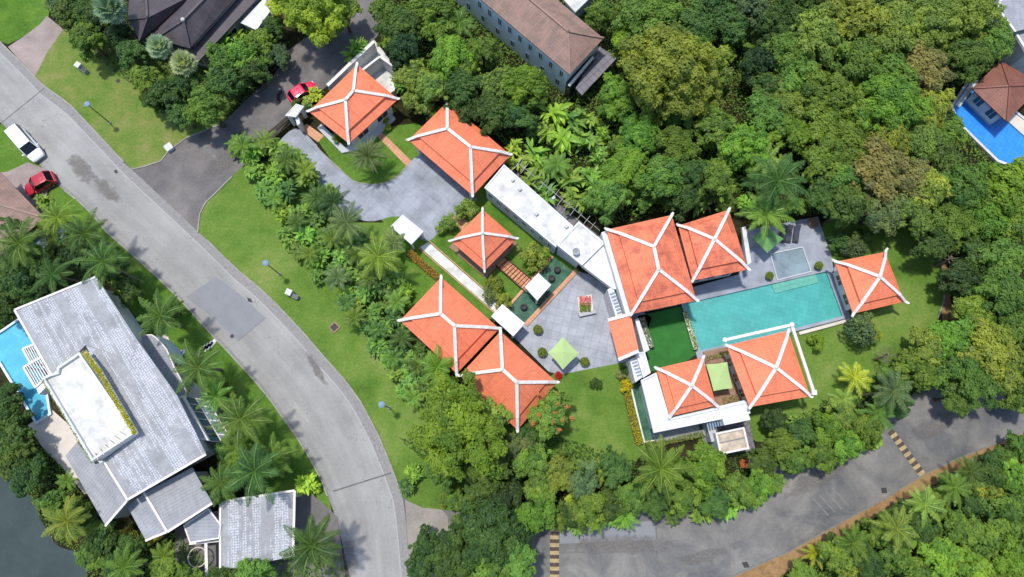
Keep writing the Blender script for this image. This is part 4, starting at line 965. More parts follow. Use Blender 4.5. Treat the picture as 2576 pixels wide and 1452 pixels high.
def blade(r, o, az, el0, el1, L, Wd, n=5):
    Q = []; p = np.array(o, float); sd_ = np.array([-math.sin(az), math.cos(az), 0]); h = np.array([math.cos(az), math.sin(az), 0]); tw = r.uniform(-.5, .5)
    prof = [0.05, .75, 1, .9, .6, .02]; pts = []
    for k in range(n+1):
        s = k/n; el = el0+(el1-el0)*s; pts.append((p.copy(), prof[k]*Wd/2)); d = h*math.cos(el)+np.array([0, 0, 1])*math.sin(el); p = p+d*L/n
    up = np.array([0, 0, 1])
    for k in range(n):
        (a, wa), (b, wb) = pts[k], pts[k+1]; s2 = sd_*math.cos(tw)+up*math.sin(tw); s1 = -sd_*math.cos(tw)+up*(.25-math.sin(tw))
        Q.append([a, b, b+(s2+up*.2)*wb, a+(s2+up*.2)*wa]); Q.append([a, b, b+s1*wb, a+s1*wa])
    return Q
def bladeplant_proto(kind, seed, R, h, nb, L, Wd, spread=1.0):
    r = np.random.default_rng(seed); Q = []; V = []; ns = 7 if R > 1 else 3; stems = [Vector((r.normal()*R*.35*spread, r.normal()*R*.35*spread, 0)) for _ in range(ns)]; paths = []
    for i, s_ in enumerate(stems):
        hh = h*r.uniform(.6, 1.05); paths.append(([s_*.6, s_+Vector((0, 0, hh))], [.05, .035]))
        for k in range(nb//ns):
            az = r.uniform(0, 2*PI); z = hh*r.uniform(.35, 1.0); e0 = r.uniform(.3, 1.15); l = L*r.uniform(.65, 1.15); q = blade(r, (s_.x, s_.y, z), az, e0, e0-r.uniform(.9, 1.9), l, Wd*r.uniform(.7, 1.2)); Q += q; v = r.random(); V += [v*.8+.1]*len(q)
    return trunk_mesh(kind+'_stem', paths, 'bark', 5), quadmesh(kind+'_foliage', Q, 'leaf_glossy', V), h*.9
PROTO = {}
for i in range(4):
    PROTO['XL', i] = tree_proto('tree', 5.0, 30+i, 30000, .32, .2, .5, .20) + (5.0,)
    PROTO['L', i] = tree_proto('tree', 3.4, 40+i, 15000, .30, .19, .55, .24) + (3.4,)
    PROTO['M', i] = tree_proto('tree', 2.2, 50+i, 7000, .27, .17, .6, .29) + (2.2,)
    PROTO['S', i] = tree_proto('shrub', 1.2, 60+i, 2400, .17, .11, .62, .36) + (1.2,)
    PROTO['C', i] = palm_proto('coconut_palm', 70+i, 2.9, 6.2, 17, 24, .85, .13, (1.15, -.9), .75) + (2.9,)
    PROTO['P', i] = palm_proto('feather_palm', 80+i, 1.9, 3.0, 13, 18, .6, .12, (1.15, -.7), .5, .2) + (1.9,)
    PROTO['H', i] = bladeplant_proto('leafy_shrub', 90+i, 1.35, 1.9, 190, 1.0, .30) + (1.45,)
    PROTO['N', i] = bladeplant_proto('banana_plant', 100+i, 1.3, 2.6, 42, 2.0, .5, .8) + (2.0,)
PROTO['F', 0] = fanpalm_proto(5) + (1.65,)
PROTO['E', 0] = palm_proto('date_palm', 7, 2.3, 3.6, 58, 26, .42, .05, (1.35, -.95), .15, .2, 'leaf') + (2.4,)
NAMES = {'T': ('tree', 'broadleaf tree', 'tree'), 'S': ('shrub', 'round shrub', 'shrub'), 'C': ('coconut_palm', 'coconut palm', 'palm'), 'P': ('feather_palm', 'small feather palm', 'palm'),
         'H': ('leafy_shrub', 'broad leaved shrub', 'shrub'), 'N': ('banana_plant', 'banana plant', 'plant'), 'F': ('fan_palm', 'silvery fan palm', 'palm'), 'E': ('date_palm', 'date palm', 'palm')}
PLANTS = []
def plant(k, x, y, rpx, col, zadd=0.0, name=None):
    key = k
    if k == 'T':
        z = 4.5; R = rpx*MPP(y, z); key = 'XL' if R > 4.1 else 'L' if R > 2.75 else 'M'
    elif k == 'S': z = 1; R = rpx*MPP(y, z)
    else: z = PROTO[k, 0][2]; R = rpx*MPP(y, z)
    vs = [q for q in PROTO if q[0] == key]; i = random.randrange(len(vs)); tm, cm, cz, R0 = PROTO[key, vs[i][1]]; s = R/R0
    zc = cz*s+zadd; w_ = W(x, y, zc); nm = name or NAMES[k][0]
    e = bpy.data.objects.new(nm, None); C.objects.link(e); e.location = (w_.x, w_.y, zadd); rz = random.uniform(0, 2*PI)
    tn = 'stem' if k in 'HNS' else 'trunk'; fn = 'foliage' if k in 'HNS' else 'crown'
    ax, az_ = (random.uniform(.9, 1.12), random.uniform(.92, 1.1)) if k in 'TS' else (1.0, random.uniform(.92, 1.1))
    for n_, me in ((tn, tm), (fn, cm)):
        o = bpy.data.objects.new(n_, me); C.objects.link(o); o.parent = e; o.scale = (s*ax, s/ax, s*az_); o.rotation_euler = (0, 0, rz)
        c = LC[col]; j = random.uniform(.82, 1.2)*(1.3 if k in 'HN' else 1); hsh = random.uniform(-.08, .08); o.color = (c[0]*j*(1+hsh*2), c[1]*j, c[2]*j*(1-hsh*2), 1)
    PLANTS.append([e, k, x, y, rpx, col, R]); return e
def plants(k, s):
    for row in s.split(';'):
        q = row.split()
        if len(q) >= 4: plant(k, float(q[0]), float(q[1]), float(q[2]), q[3])
# broad crowned trees: place, crown radius, colour of leaf
plants('T', '''170 22 48 D;140 8 36 G;215 92 50 M;250 45 48 D;215 30 44 D;330 135 46 D;300 90 40 T;365 195 48 M;415 240 52 D;520 268 58 M;455 285 44 D;470 215 44 D;560 205 48 D;610 140 52 B;655 105 44 M;560 150 44 M;
700 140 36 G;640 180 44 D;690 62 34 D;385 245 40 D;
1000 55 62 D;1090 20 60 M;1020 125 52 T;1105 75 46 M;960 20 40 M;985 90 40 M;
1134 145 60 B;1040 190 50 O;1085 225 52 O;1160 225 56 D;1320 215 66 B;1245 215 50 O;1215 130 46 M;1235 285 52 D;1300 290 48 D;1040 255 34 O;1170 180 42 M;1100 290 28 M;1185 285 44 T;
1520 40 46 M;1640 32 84 M;1730 70 70 D;1570 95 44 B;1690 165 124 O;1620 130 60 Y;1770 150 64 O;1555 240 62 B;1765 220 66 O;1830 60 60 D;1880 10 58 G;1905 160 50 T;1650 265 58 O;1710 280 56 M;1610 335 62 B;1700 370 62 M;1575 425 66 B;1530 500 58 M;1660 450 64 M;1740 440 50 D;1725 500 50 D;1800 455 56 M;1868 372 66 B;1800 320 58 M;1940 62 60 D;1990 130 66 M;2050 90 78 O;2005 190 66 M;2140 50 82 O;2240 80 84 O;2340 60 80 O;2440 40 72 O;2500 100 60 M;2430 150 66 D;2320 175 72 R;2240 180 78 M;2150 150 74 M;2090 230 78 M;1980 255 62 O;2240 262 92 B;2160 285 70 M;2335 265 64 O;1920 285 60 M;2075 320 70 M;1985 330 60 B;2130 370 72 M;2230 350 64 O;2320 350 64 O;2215 430 88 R;2140 445 66 M;2290 460 66 R;2075 410 60 M;2375 400 58 D;2330 480 62 O;2420 470 70 M;2540 470 84 B;2400 560 66 M;2290 545 56 O;2215 530 64 G;2130 520 60 D;2070 490 52 D;2350 610 54 D;2480 545 66 B;2560 570 60 M;2520 640 64 M;2420 700 54 T;2520 735 74 M;2560 830 66 M;2450 790 58 M;2400 850 66 B;2330 880 56 O;2490 880 82 O;2560 930 74 O;2440 950 72 M;2370 930 54 M;2300 930 54 M;2250 960 46 M;2400 1000 46 D;2560 1010 44 M;2460 640 54 D;2000 20 60 D;1790 10 56 D;1930 220 52 D;2060 20 50 T;2395 330 40 M;2378 300 36 D;
1160 1085 126 B;1235 1045 60 O;1235 1180 66 D;1120 1180 54 M;1215 1230 56 D;1290 1130 52 G;1340 1160 52 M;1330 1090 40 D;1270 1250 56 T;1360 1225 52 M;
1230 1345 92 D;1150 1400 76 D;1075 1375 50 D;1300 1400 70 M;1060 1430 46 D;1180 1310 60 M;1290 1330 56 T;1230 1440 70 M;
1350 1285 58 B;1410 1190 52 O;1465 1210 50 G;1545 1175 50 D;1480 1280 52 M;1530 1270 46 D;1770 1180 66 B;1725 1250 52 M;1800 1255 50 D;1860 1235 48 M;1910 1225 46 B;1940 1215 36 M;1440 1295 44 D;1590 1250 46 M;1650 1265 44 D;
1400 1300 36 M;1960 1120 48 M;2010 1090 46 D;2080 1080 48 B;2130 1120 46 B;2060 1150 44 M;2180 1080 46 M;1920 1160 46 D;2000 1160 44 M;2260 1010 46 D;1950 1060 40 T;2110 1045 44 O''')
plants('T', '''2290 1290 40 D;2210 1345 44 M;2390 1232 40 M;2100 1390 44 D;2440 1215 40 O;2530 1165 42 M;2500 1170 38 D;2350 1265 40 O;2150 1410 44 O;2250 1310 36 M;2480 1240 44 O;2320 1350 44 D;2100 1400 50 M;2180 1420 52 D;2250 1385 56 M;2300 1440 50 M;2360 1400 62 B;2440 1430 60 B;2400 1330 50 M;2470 1350 64 M;2540 1400 60 B;2530 1290 64 M;2450 1270 48 D;2560 1210 56 B;2490 1200 46 D;2330 1330 46 D;2020 1445 40 M;2570 1120 40 M;2390 1455 50 M;2590 1330 56 D;2510 1450 52 M;
60 700 64 D;20 780 40 D;120 670 50 D;185 640 44 T;20 560 44 D;80 640 46 M;20 1040 46 D;30 1105 50 D;30 1160 52 D;75 1185 44 D;135 1262 40 M;70 1210 44 D;200 1290 42 D;260 1360 46 D;330 1370 40 D;230 1400 44 M;300 1430 46 D;420 1440 48 M;480 1455 40 M;540 1240 46 D;620 1170 52 M;690 1160 40 M;580 1130 44 D;640 1440 50 M;560 1460 46 D;20 985 30 D;560 990 32 D;430 780 30 D;320 730 40 D;285 680 36 D''')
rs = random.Random(4)
for k in range(46):
    x, y = rs.uniform(1520, 2560), rs.uniform(10, 520)
    if x > 2360 and 130 < y < 430: continue
    plant('T', x, y, rs.uniform(22, 36), rs.choice('BMMOBM'))
for k in range(16): plant('T', rs.uniform(1080, 1900), rs.uniform(1150, 1270), rs.uniform(18, 28), rs.choice('BMMOB'))
# the lobed yellow-green tree at the top
plants('T', '790 18 92 Y;730 12 54 Y;860 25 50 O;800 60 46 Y')
plants('C', '''1950 462 80 D;1930 535 66 M;1925 400 56 O;405 795 68 D;497 925 72 D;602 1055 76 D;265 660 68 D;218 592 64 D;145 548 58 M;55 615 72 D;20 700 60 D;130 690 60 D;545 1000 50 M;560 1215 56 D;175 1310 64 O;785 1372 82 D;640 1185 82 D;690 1150 58 M;600 1130 50 M;2240 985 60 G;2215 1040 48 M;1660 1180 76 M;870 560 56 G;950 645 62 M;320 1425 58 M;410 1400 44 M;20 500 1 M''')
plants('C', '2330 1270 54 O;2250 1330 60 O;2400 1225 50 M;2140 1365 50 M;2440 1185 48 D;20 665 50 D;130 600 50 D;10 1110 46 D')
plants('P', '''2150 950 44 Y;1450 1245 42 Y;1500 1300 40 M;1100 925 52 B;840 512 42 T;2120 1005 38 O;1900 120 30 M;600 1160 36 M;1570 1300 36 B;2280 1300 30 B;2450 1080 1 M;1810 480 44 D;2060 460 48 D;850 700 40 G;990 610 38 G;610 365 40 M;2050 1392 34 Y;2150 1352 36 B;230 1330 34 O;60 1150 38 M;170 1210 30 M;400 560 1 M;1400 415 42 M;1155 60 44 M;1340 60 1 M;880 1010 1 M;700 1380 30 M;90 560 36 M;560 1100 36 M''')
plants('P', '''665 355 34 M;720 405 36 D;770 425 34 M;800 500 38 D;690 500 32 M;835 600 34 M;745 560 34 D;780 640 32 M;900 640 38 D;930 700 36 D;1000 760 36 M;890 800 32 M;1010 850 34 D;990 900 32 M;1050 920 34 D;1040 1000 32 M;950 830 30 D;870 760 32 D''')
plants('F', '283 28 44 S;400 116 36 S;462 158 38 S')
plants('E', '925 393 54 G')
plants('N', '''895 128 34 B;910 108 24 M;1395 280 44 B;1440 300 40 M;1420 345 44 B;1470 345 38 M;1475 295 34 M;1380 330 34 M;1345 385 36 B;1310 405 30 O;1370 430 42 M;1430 450 42 M;1330 450 40 M;1380 480 36 M;1450 500 40 M;1480 440 38 M;1290 375 26 Y;1150 1010 34 M;1015 210 28 M;1900 450 34 M;1960 400 36 O;1770 500 36 M''')
plants('H', '''596 360 34 M;640 378 34 B;700 372 34 M;745 392 34 M;640 425 30 M;690 432 34 B;660 475 34 M;715 480 34 D;765 450 36 M;805 490 34 D;700 530 32 B;745 540 36 M;790 545 32 D;720 585 30 M;770 590 36 B;815 600 34 M;755 630 30 D;800 645 34 B;850 640 34 M;900 610 34 D;795 690 26 M;840 690 30 D;880 690 34 M;920 700 32 M;870 735 32 B;915 745 36 M;960 705 34 D;1000 700 34 M;890 780 34 M;940 785 34 M;985 750 36 D;1020 730 28 B;920 815 26 D;965 825 32 M;1000 800 30 D;1020 830 24 M;955 865 32 M;1000 870 34 D;975 905 30 B;1020 905 34 M;1055 880 28 D;990 945 28 M;1035 945 34 M;1075 925 34 D;1010 985 26 M;1060 985 34 D;1105 975 36 M;1070 1020 26 D;1130 965 30 B;1140 1000 28 M;
770 1215 32 Y;790 1225 18 Y;1015 545 1 M;1030 1190 28 B;1030 1225 26 D;830 480 26 M;860 610 26 M;1930 1190 36 B;1990 1130 34 B;2110 1090 36 Y;1870 1260 34 M;1760 1290 30 M;1830 1280 32 B;2040 1130 34 M;1690 1295 30 D;1540 1310 34 M;1460 1320 30 M;2190 1110 36 B;2160 1060 34 M;2030 1060 28 M;565 105 36 B;600 95 34 B;640 60 30 M;545 180 34 M;590 200 34 M;480 280 32 Y;790 235 22 Y;770 250 20 O;230 170 1 M;105 500 22 M;85 515 1 M''')
plants('H', '60 360 1 M;1150 1045 30 D;1500 380 30 M;1500 470 34 B;1560 475 34 M;1610 500 34 M;1680 500 34 M;1840 470 30 M;1880 520 28 B;1510 330 26 B;1345 325 30 D')
# garden shrubs of the villas
plants('S', '''1175 525 33 O;1130 560 24 O;1110 575 18 O;1340 640 40 O;1245 715 24 O;1230 740 22 G;1265 755 26 O;1480 970 1 M;1500 965 16 D;1560 945 14 R;1572 930 14 D;1575 972 18 K;2165 832 44 G;2195 838 26 Y;2057 860 24 B;2150 625 34 G;2110 610 30 D;2170 600 26 D;850 345 16 B;970 300 10 Y;975 320 10 Y;985 275 10 K;800 235 14 O;745 262 16 D;770 275 14 D;2345 845 22 D;1330 950 1 M;1380 1080 1 M;735 600 1 M;355 75 1 M''')
for e in [p for p in PLANTS if p[4] <= 1]:   # placeholders of no size are dropped
    for ch in list(e[0].children): bpy.data.objects.remove(ch)
    bpy.data.objects.remove(e[0]); PLANTS.remove(e)
# labels: look, then place by the nearest landmark
LM = {'sliding gate': (712, 334), 'gate lodge': (890, 262), 'carport roof': (1155, 375), 'square pavilion': (1216, 604), 'guest house': (1190, 880), 'largest orange roof': (1640, 665), 'pool pavilion': (2190, 712),
      'lower pyramid roofs': (1850, 960), 'plunge pool': (1978, 664), 'water tank house': (1842, 1115), 'brown hip roof': (1400, 90), 'brown pavilion': (2530, 225), 'shingled carport': (650, 1320), 'roof terrace': (230, 1030),
      'sky blue pool': (40, 900), 'red car': (95, 457), 'white van': (60, 360), 'pink car': (755, 228), 'curving road': (900, 1120), 'lake': (90, 1380), 'dark roofed house': (470, 60), 'left speed bump': (1395, 1400), 'right speed bump': (2280, 1140),
      'flowering tree': (1385, 1040), 'pale courtyard': (1450, 810), 'right lawn': (2310, 760), 'grey roofed corner house': (2580, 60), 'stepping stones': (500, 880), 'service wing': (1370, 520), 'left canopy': (1025, 580),
      'road junction': (440, 470), 'brick apron': (1090, 1330), 'white shed': (640, 40), 'lawn pit': (843, 824), 'top edge': (1900, -20), 'top right bend': (2100, -20), 'right edge': (2600, 700), 'bottom right corner': (2576, 1452), 'lower left annex': (440, 1290), 'round brown planter': (2046, 560), 'laterite strip': (2120, 1340)}
def direc(dx, dy):
    a = math.degrees(math.atan2(-dy, dx)) % 360
    return ['right of', 'above right of', 'above', 'above left of', 'left of', 'below left of', 'below', 'below right of'][int((a+22.5)//45) % 8]
from collections import defaultdict
B_ = defaultdict(list)
for p in PLANTS:
    e, k, x, y, rp, col, R = p
    lm = min(LM, key=lambda n: math.hypot(LM[n][0]-x, LM[n][1]-y)); d = direc(x-LM[lm][0], y-LM[lm][1])
    size = 'tall ' if (k == 'T' and R > 3.2) else 'low ' if (k == 'T' and R < 2) else ''
    colr = '' if k in 'F' else LN[col]+' '
    B_[(size+colr+NAMES[k][1], d, lm)].append((math.hypot(LM[lm][0]-x, LM[lm][1]-y), p))
ORD = ['nearest', 'second nearest', 'third nearest', 'fourth nearest', 'fifth nearest', 'sixth nearest', 'seventh nearest', 'eighth nearest', 'ninth nearest', 'tenth nearest', 'eleventh nearest', 'twelfth nearest']
GRP = {'T': 'broadleaf trees around the villas', 'S': 'round garden shrubs', 'C': 'coconut palms', 'P': 'small feather palms', 'H': 'broad leaved hedge shrubs', 'N': 'banana plants', 'F': 'silvery fan palms', 'E': None}
for (a, d, lm), L in B_.items():
    L.sort(key=lambda q: q[0])
    for i, (_, p) in enumerate(L):
        lab = f'{a} {d} the {lm}' if len(L) == 1 else f'{a} {d} the {lm}, {ORD[min(i, 11)]} of {len(L)}'
        tag(p[0], lab, NAMES[p[1]][2], GRP[p[1]])
# flowering tree with orange heads
e = plant('T', 1385, 1040, 62, 'M', name='flowering_tree'); PLANTS.pop()
tag(e, 'green tree dotted with orange flower heads beside the guest house roof', 'tree')
r = np.random.default_rng(11); R = 62*MPP(1040, 4); zt = PROTO['M', 0][2]*R/2.2
for k in range(15):
    a = k*2.4; rr = R*math.sqrt((k+.5)/16)*.92; c_ = np.array([rr*math.cos(a), rr*math.sin(a), zt+.42*R*math.sqrt(1-(rr/R)**2)+.1])
    n_ = int(r.integers(12, 50)); fl = leaf_mesh('flower_head', c_+r.normal(size=(n_, 3))*np.array([.11, .11, .08]), r, .14, .1, 'flower_orange', .6); fl.parent = e
# undergrowth nobody could count, under the trees
def inpoly(P, poly):
    x, y = P[:, 0], P[:, 1]; c = np.zeros(len(P), bool); n = len(poly)
    for i in range(n):
        (x0, y0), (x1, y1) = poly[i], poly[i-1]
        with np.errstate(divide='ignore', invalid='ignore'): c ^= ((y0 > y) != (y1 > y)) & (x < (x1-x0)*(y-y0)/(y1-y0)+x0)
    return c
def undergrowth(name, poly, n, col, label, h=.9, L=.3, seed=1):
    r = np.random.default_rng(seed); Q = np.array(xy(poly, .3)); lo, hi = Q.min(0), Q.max(0); P = r.uniform(lo, hi, (n*2, 2)); P = P[inpoly(P, [tuple(q) for q in Q])][:n]
    z = h*(.15+.85*r.random(len(P))**1.5)*(.55+.45*np.sin(P[:, 0]*1.3+np.sin(P[:, 1]*.9)*2)*np.cos(P[:, 1]*1.1))
    o = leaf_mesh(name, np.column_stack([P, np.abs(z)+.05]), r, L, L*.55, 'leaf', .55); o.color = (*LC[col], 1); tag(o, label, 'undergrowth', kind='stuff')
undergrowth('undergrowth', [(1150, -60), (2700, -60), (2700, 130), (2590, 140), (2530, 140), (2440, 180), (2390, 250), (2385, 290), (2500, 415), (2700, 420), (2700, 1060), (2400, 940), (2330, 850), (2420, 830), (2390, 650), (2290, 560), (2060, 540), (1880, 560), (1840, 500), (1690, 530), (1520, 570), (1290, 380), (1130, 240), (1010, 240), (990, 150), (950, 60), (1000, -60)], 60000, 'M', 'dark undergrowth on the forest floor behind the villas', 1.2, .34, 1)
undergrowth('undergrowth', [(1000, 1100), (1380, 1090), (1600, 1160), (1900, 1130), (2040, 1030), (2300, 880), (2400, 930), (2330, 985), (2190, 1050), (2040, 1130), (1890, 1200), (1700, 1270), (1500, 1285), (1290, 1315), (1250, 1290), (1140, 1270), (1090, 1180)], 18000, 'D', 'dark undergrowth between the villa garden and the lower road', .9, .3, 2)
undergrowth('undergrowth', [(1800, 1560), (2050, 1395), (2140, 1345), (2250, 1280), (2340, 1228), (2440, 1180), (2600, 1110), (2720, 1100), (2720, 1600)], 16000, 'M', 'ground cover beyond the brown strip at the lower right', .8, .32, 3)
undergrowth('undergrowth', [(-60, 640), (230, 640), (330, 740), (240, 697), (38, 780), (0, 830), (-60, 850)], 6000, 'D', 'ground cover above the shingled house', .9, .3, 4)
undergrowth("undergrowth", [(-60, 960), (60, 1075), (170, 1190), (270, 1330), (440, 1340), (560, 1440), (740, 1390), (860, 1400), (880, 1560), (220, 1560), (215, 1400), (140, 1365), (95, 1290), (50, 1215), (-60, 1175)], 16000, 'M', 'ground cover along the lake shore', .8, .28, 5)
undergrowth('undergrowth', [(120, -60), (330, -60), (330, 60), (520, 160), (620, 80), (700, 60), (730, 110), (640, 230), (560, 305), (430, 300), (360, 230), (300, 190), (190, 110), (130, 40)], 12000, 'D', 'dark undergrowth round the dark roofed house', .8, .28, 6)
# ------------------------------------------------------------------ hedges, small things, vehicles
hedge('orange and yellow flower bed along the white garden path', [(1030, 636), (1060, 665), (1105, 702)], .1, 1.0, .7, 'A', 21, name='flower_bed', cat='flower bed')
hedge('golden hedge along the white kerb of the green moat', [(1576, 990), (1590, 1050), (1607, 1120)], .1, .9, .8, 'K', 22)
hedge('thin hedge under the white kerb below the moat', [(1640, 1118), (1768, 1092)], .1, .8, .6, 'O', 23)
hedge('narrow planted strip between turf court and turquoise pool', [(1722, 785), (1750, 880)], .35, .6, .5, 'O', 24, name='planter', cat='planter', planter='white_trim')
hedge('planter with pale bushes along the white entrance wall', [(1612, 800), (1636, 876)], .35, .9, .6, 'G', 25, name='planter', cat='planter', planter='white_trim')
hedge('weedy roof planter round the square lime umbrella', [(1836, 886), (1870, 1000), (1818, 1012)], .62, 1.2, .35, 'R', 26, name='planter', cat='planter', planter='brown_stone', dens=120)
hedge('narrow planter above the square lime umbrella', [(1776, 902), (1832, 890)], .62, .6, .35, 'O', 27, name='planter', cat='planter', planter='brown_stone', dens=140)
hedge('low hedge of yellow flowers at the foot of the grey gallery', [(325, 1325), (362, 1372), (415, 1338)], .1, 1.1, 1.2, 'K', 28)
hedge('low hedge row behind the guest house wall', [(1008, 812), (1150, 945)], .1, .6, 1.0, 'D', 29)
def canopy_umbrella(label, pts, zc, mat, mat2, apex=None, rise=.45):
    P = px(pts, zc); cen = sum(P, Vector())/4; t = thing('patio_umbrella', label, 'umbrella', (cen.x, cen.y, 0)); top = cen+Vector((0, 0, rise)); b = MB()
    A = (P[0].x-cen.x)*(P[1].y-cen.y)-(P[1].x-cen.x)*(P[0].y-cen.y); 
    for i in range(4):
        j = (i+1) % 4; m_ = P[i].lerp(P[j], .5)*1; m_ = m_.lerp(cen, .04)
        for a, c_ in ((P[i], m_), (m_, P[j])):
            f = [a, c_, top] if A > 0 else [c_, a, top]; b.face(f); b.face([f[1], f[0], f[0]-Vector((0, 0, .12)), f[1]-Vector((0, 0, .12))])
    b.build('canopy', mat, t); b = MB(); b.tube([Vector((cen.x, cen.y, 0)), top+Vector((0, 0, .12))], [.04, .03], 8); b.build('pole', 'steel', t)
    for i in range(4):
        b = MB(); b.bar(top-Vector((0, 0, .14)), P[i]-Vector((0, 0, .05)), .035, .03); b.build('rib', 'steel', t)
    b = MB(); b.lathe([(.35, 0), (.35, .1), (.1, .16), (0, .18)], 14, Vector((cen.x, cen.y, .02))); b.build('base', 'grey_conc', t)
canopy_umbrella('pale lime umbrella in the grey courtyard between clipped pots', [(1379, 887), (1416, 847), (1457, 890), (1416, 930)], 2.5, 'umbrella_lime', 'umbrella_green')
canopy_umbrella('lime square umbrella between the two lower pyramid roofs', [(1776, 917), (1829, 911), (1843, 977), (1795, 984)], 3.1, 'umbrella_lime', 'umbrella_green', rise=.3)
canopy_umbrella('darker green umbrella over the grey deck under the palms', [(1891, 598), (1930, 571), (1971, 601), (1930, 637)], 2.6, 'umbrella_dark', 'umbrella_green')
def potted(label, x, y, rp, z0=.02, col='O'):
    v = W(x, y, z0+.7); t = thing('potted_ball_shrub', label, 'potted plant', (v.x, v.y, z0), 0, 'clipped round shrubs in pots'); R = rp*MPP(y, .7)
    b = MB(); b.lathe([(R*.55, 0), (R*.8, .25), (R*.85, .38), (R*.75, .38), (0, .34)], 18, (0, 0, 0)); b.build('pot', 'terracotta', t, True)
    r = np.random.default_rng(int(x)); d = norm(r.normal(size=(900, 3))); P = d*R*(r.uniform(.82, 1.03, 900))[:, None]*np.array([1, 1, .75])+np.array([0, 0, .38+R*.6])
    o = leaf_mesh('foliage', P, r, .12, .08, 'leaf', .2, None, d); o.parent = t; o.color = (*LC[col], 1)
potted('clipped round shrub in a pot by the pond edge of the courtyard', 1353, 829, 12)
potted('clipped round shrub in a pot left of the courtyard umbrella', 1364, 886, 12)
potted('clipped round shrub in a pot right of the courtyard umbrella', 1471, 910, 12)
potted('clipped round shrub in a pot left of the plunge pool', 1937, 693, 10, .3)
potted('clipped round shrub in a pot right of the plunge pool', 2061, 667, 10, .3)
# flower planter of the courtyard
t = thing('courtyard_planter', 'square courtyard planter with pink and yellow flowers', 'planter', at([(1472, 764)]))
b = MB(); b.prism(xy([(1452, 748), (1488, 741), (1494, 786), (1457, 790)], .3), .02, .3); b.build('box', 'beige_patio', t)
b = MB(); b.prism(xy([(1455, 789), (1497, 779), (1500, 788), (1458, 797)], .45), .02, .45); b.build('bench', 'steel', t)
r = np.random.default_rng(5)
for nm, cx_, cy_, rr, mt, cl, n in (('foliage', 1472, 773, .75, 'leaf', 'O', 500), ('flowers', 1472, 757, .8, 'flower_pink', None, 320)):
    v = W(cx_, cy_, .5); P = np.column_stack([r.uniform(-1, 1, n)*rr*.8, r.uniform(-1, 1, n)*rr*.65, r.uniform(0, .35, n)])+np.array([v.x, v.y, .35]); P -= np.array(wloc(t)); o = leaf_mesh(nm, P, r, .16, .11, mt, .5); o.parent = t
    if cl: o.color = (*LC[cl], 1)
t = thing('stone_planter', 'round brown planter in the upper corner of the pool deck', 'planter', at([(2046, 560)]))
b = MB(); v = W(2046, 560, .6); b.lathe([(.45, .28), (.6, .5), (.62, .62), (.52, .62), (0, .55)], 20, (v.x, v.y, 0)); b.build('bowl', 'terracotta', t)
# sun loungers
for lab, x in (('dark sun lounger nearest the green umbrella on the deck', 1968), ('dark sun lounger in the middle of the three on the deck', 1984), ('dark sun lounger farthest right of the three on the deck', 2003)):
    v = W(x, 590, .55); t = thing('sun_lounger', lab, 'sun lounger', (v.x, v.y, .29), math.radians(-12), 'dark sun loungers on the pool deck')
    b = MB(); b.box((0, -.2, .32), (.62, 1.3, .08)); b.build('seat', 'cushion', t, True)
    b = MB(); b.prism([(-.31, .46), (.31, .46), (.31, 1.05), (-.31, 1.05)], .30, .36); 
    b.v = [(x_, y_, z_+(y_-.46)*.6) for x_, y_, z_ in b.v]; b.build('backrest', 'cushion', t, True)
    b = MB(); b.box((0, 0, .24), (.66, 1.95, .06)); b.build('frame', 'dark_metal', t, True)
    for sx_ in (-.28, .28):
        for sy_ in (-.85, .85): b = MB(); b.box((sx_, sy_, .105), (.06, .06, .21)); b.build('leg', 'dark_metal', t, True)
# jars standing in the pond
for lab, x, y in (('dark round jar in the lower part of the pond', 1318, 772), ('dark round jar in the upper part of the pond nearest the canopy', 1388, 700), ('dark round jar at the top of the pond', 1402, 678)):
    v = W(x, y, .5); t = thing('water_jar', lab, 'jar', (v.x, v.y, .02), 0, 'dark jars in the pond'); b = MB(); b.lathe([(.18, 0), (.36, .2), (.4, .38), (.28, .55), (.3, .6), (.22, .6), (.2, .4), (0, .38)], 16); b.build('jar', 'iron', t, True, True)
# stepping stones
P = [(444, 893), (452, 890), (462, 885), (503, 884), (511, 879), (519, 874), (527, 869), (536, 863)]
for i, (x, y) in enumerate(P[3:]):
    v = W(x, y, .05); t = tag(None or (lambda b: (b.box((v.x, v.y, .035), (.42, 1.0, .05), math.radians(-32)), b.build('stepping_stone', 'white_stained'))[1])(MB()), ['square white stepping stone nearest the porch wall', 'second white stepping stone from the porch', 'middle white stepping stone on the verge', 'fourth white stepping stone from the porch', 'white stepping stone nearest the road kerb'][i], 'stepping stone', 'white stepping stones'); 
t = thing('entrance_steps', 'pale slab steps beside the curved porch', 'steps', at([(455, 890)]))
for x, y in P[:3]:
    v = W(x, y, .1); b = MB(); b.box((v.x, v.y, .07), (.32, .9, .1), math.radians(-32)); b.build('step', 'grey_light', t)
# street lamps
def lamp(label, hx, hy, bx, by, h=4.6):
    v = W(hx, hy, h); t = thing('street_lamp', label, 'street lamp', (v.x, v.y, 0), random.uniform(0, 6), 'street lamps on the lawns')
    b = MB(); b.tube([(0, 0, 0), (0, 0, .5), (0, 0, h-.35)], [.09, .06, .045], 8); b.build('pole', 'dark_metal', t, True)
    b = MB(); b.lathe([(.08, h-.4), (.2, h-.3), (.24, h-.05), (.2, h), (0, h+.04)], 12); b.build('lantern', 'lamp_glass', t, True, True)
    b = MB(); b.lathe([(.36, h), (.34, h+.05), (.12, h+.14), (0, h+.16)], 12); b.build('lamp_cap', 'louver_blue', t, True)
    b = MB(); b.lathe([(.18, 0), (.18, .12), (.1, .2), (0, .2)], 10); b.build('base', 'grey_conc', t, True)
lamp('street lamp on the dry lawn below the grey green palms', 219, 262, 262, 292)
lamp('street lamp on the verge lawn beside the road patch', 668, 662, 711, 723)
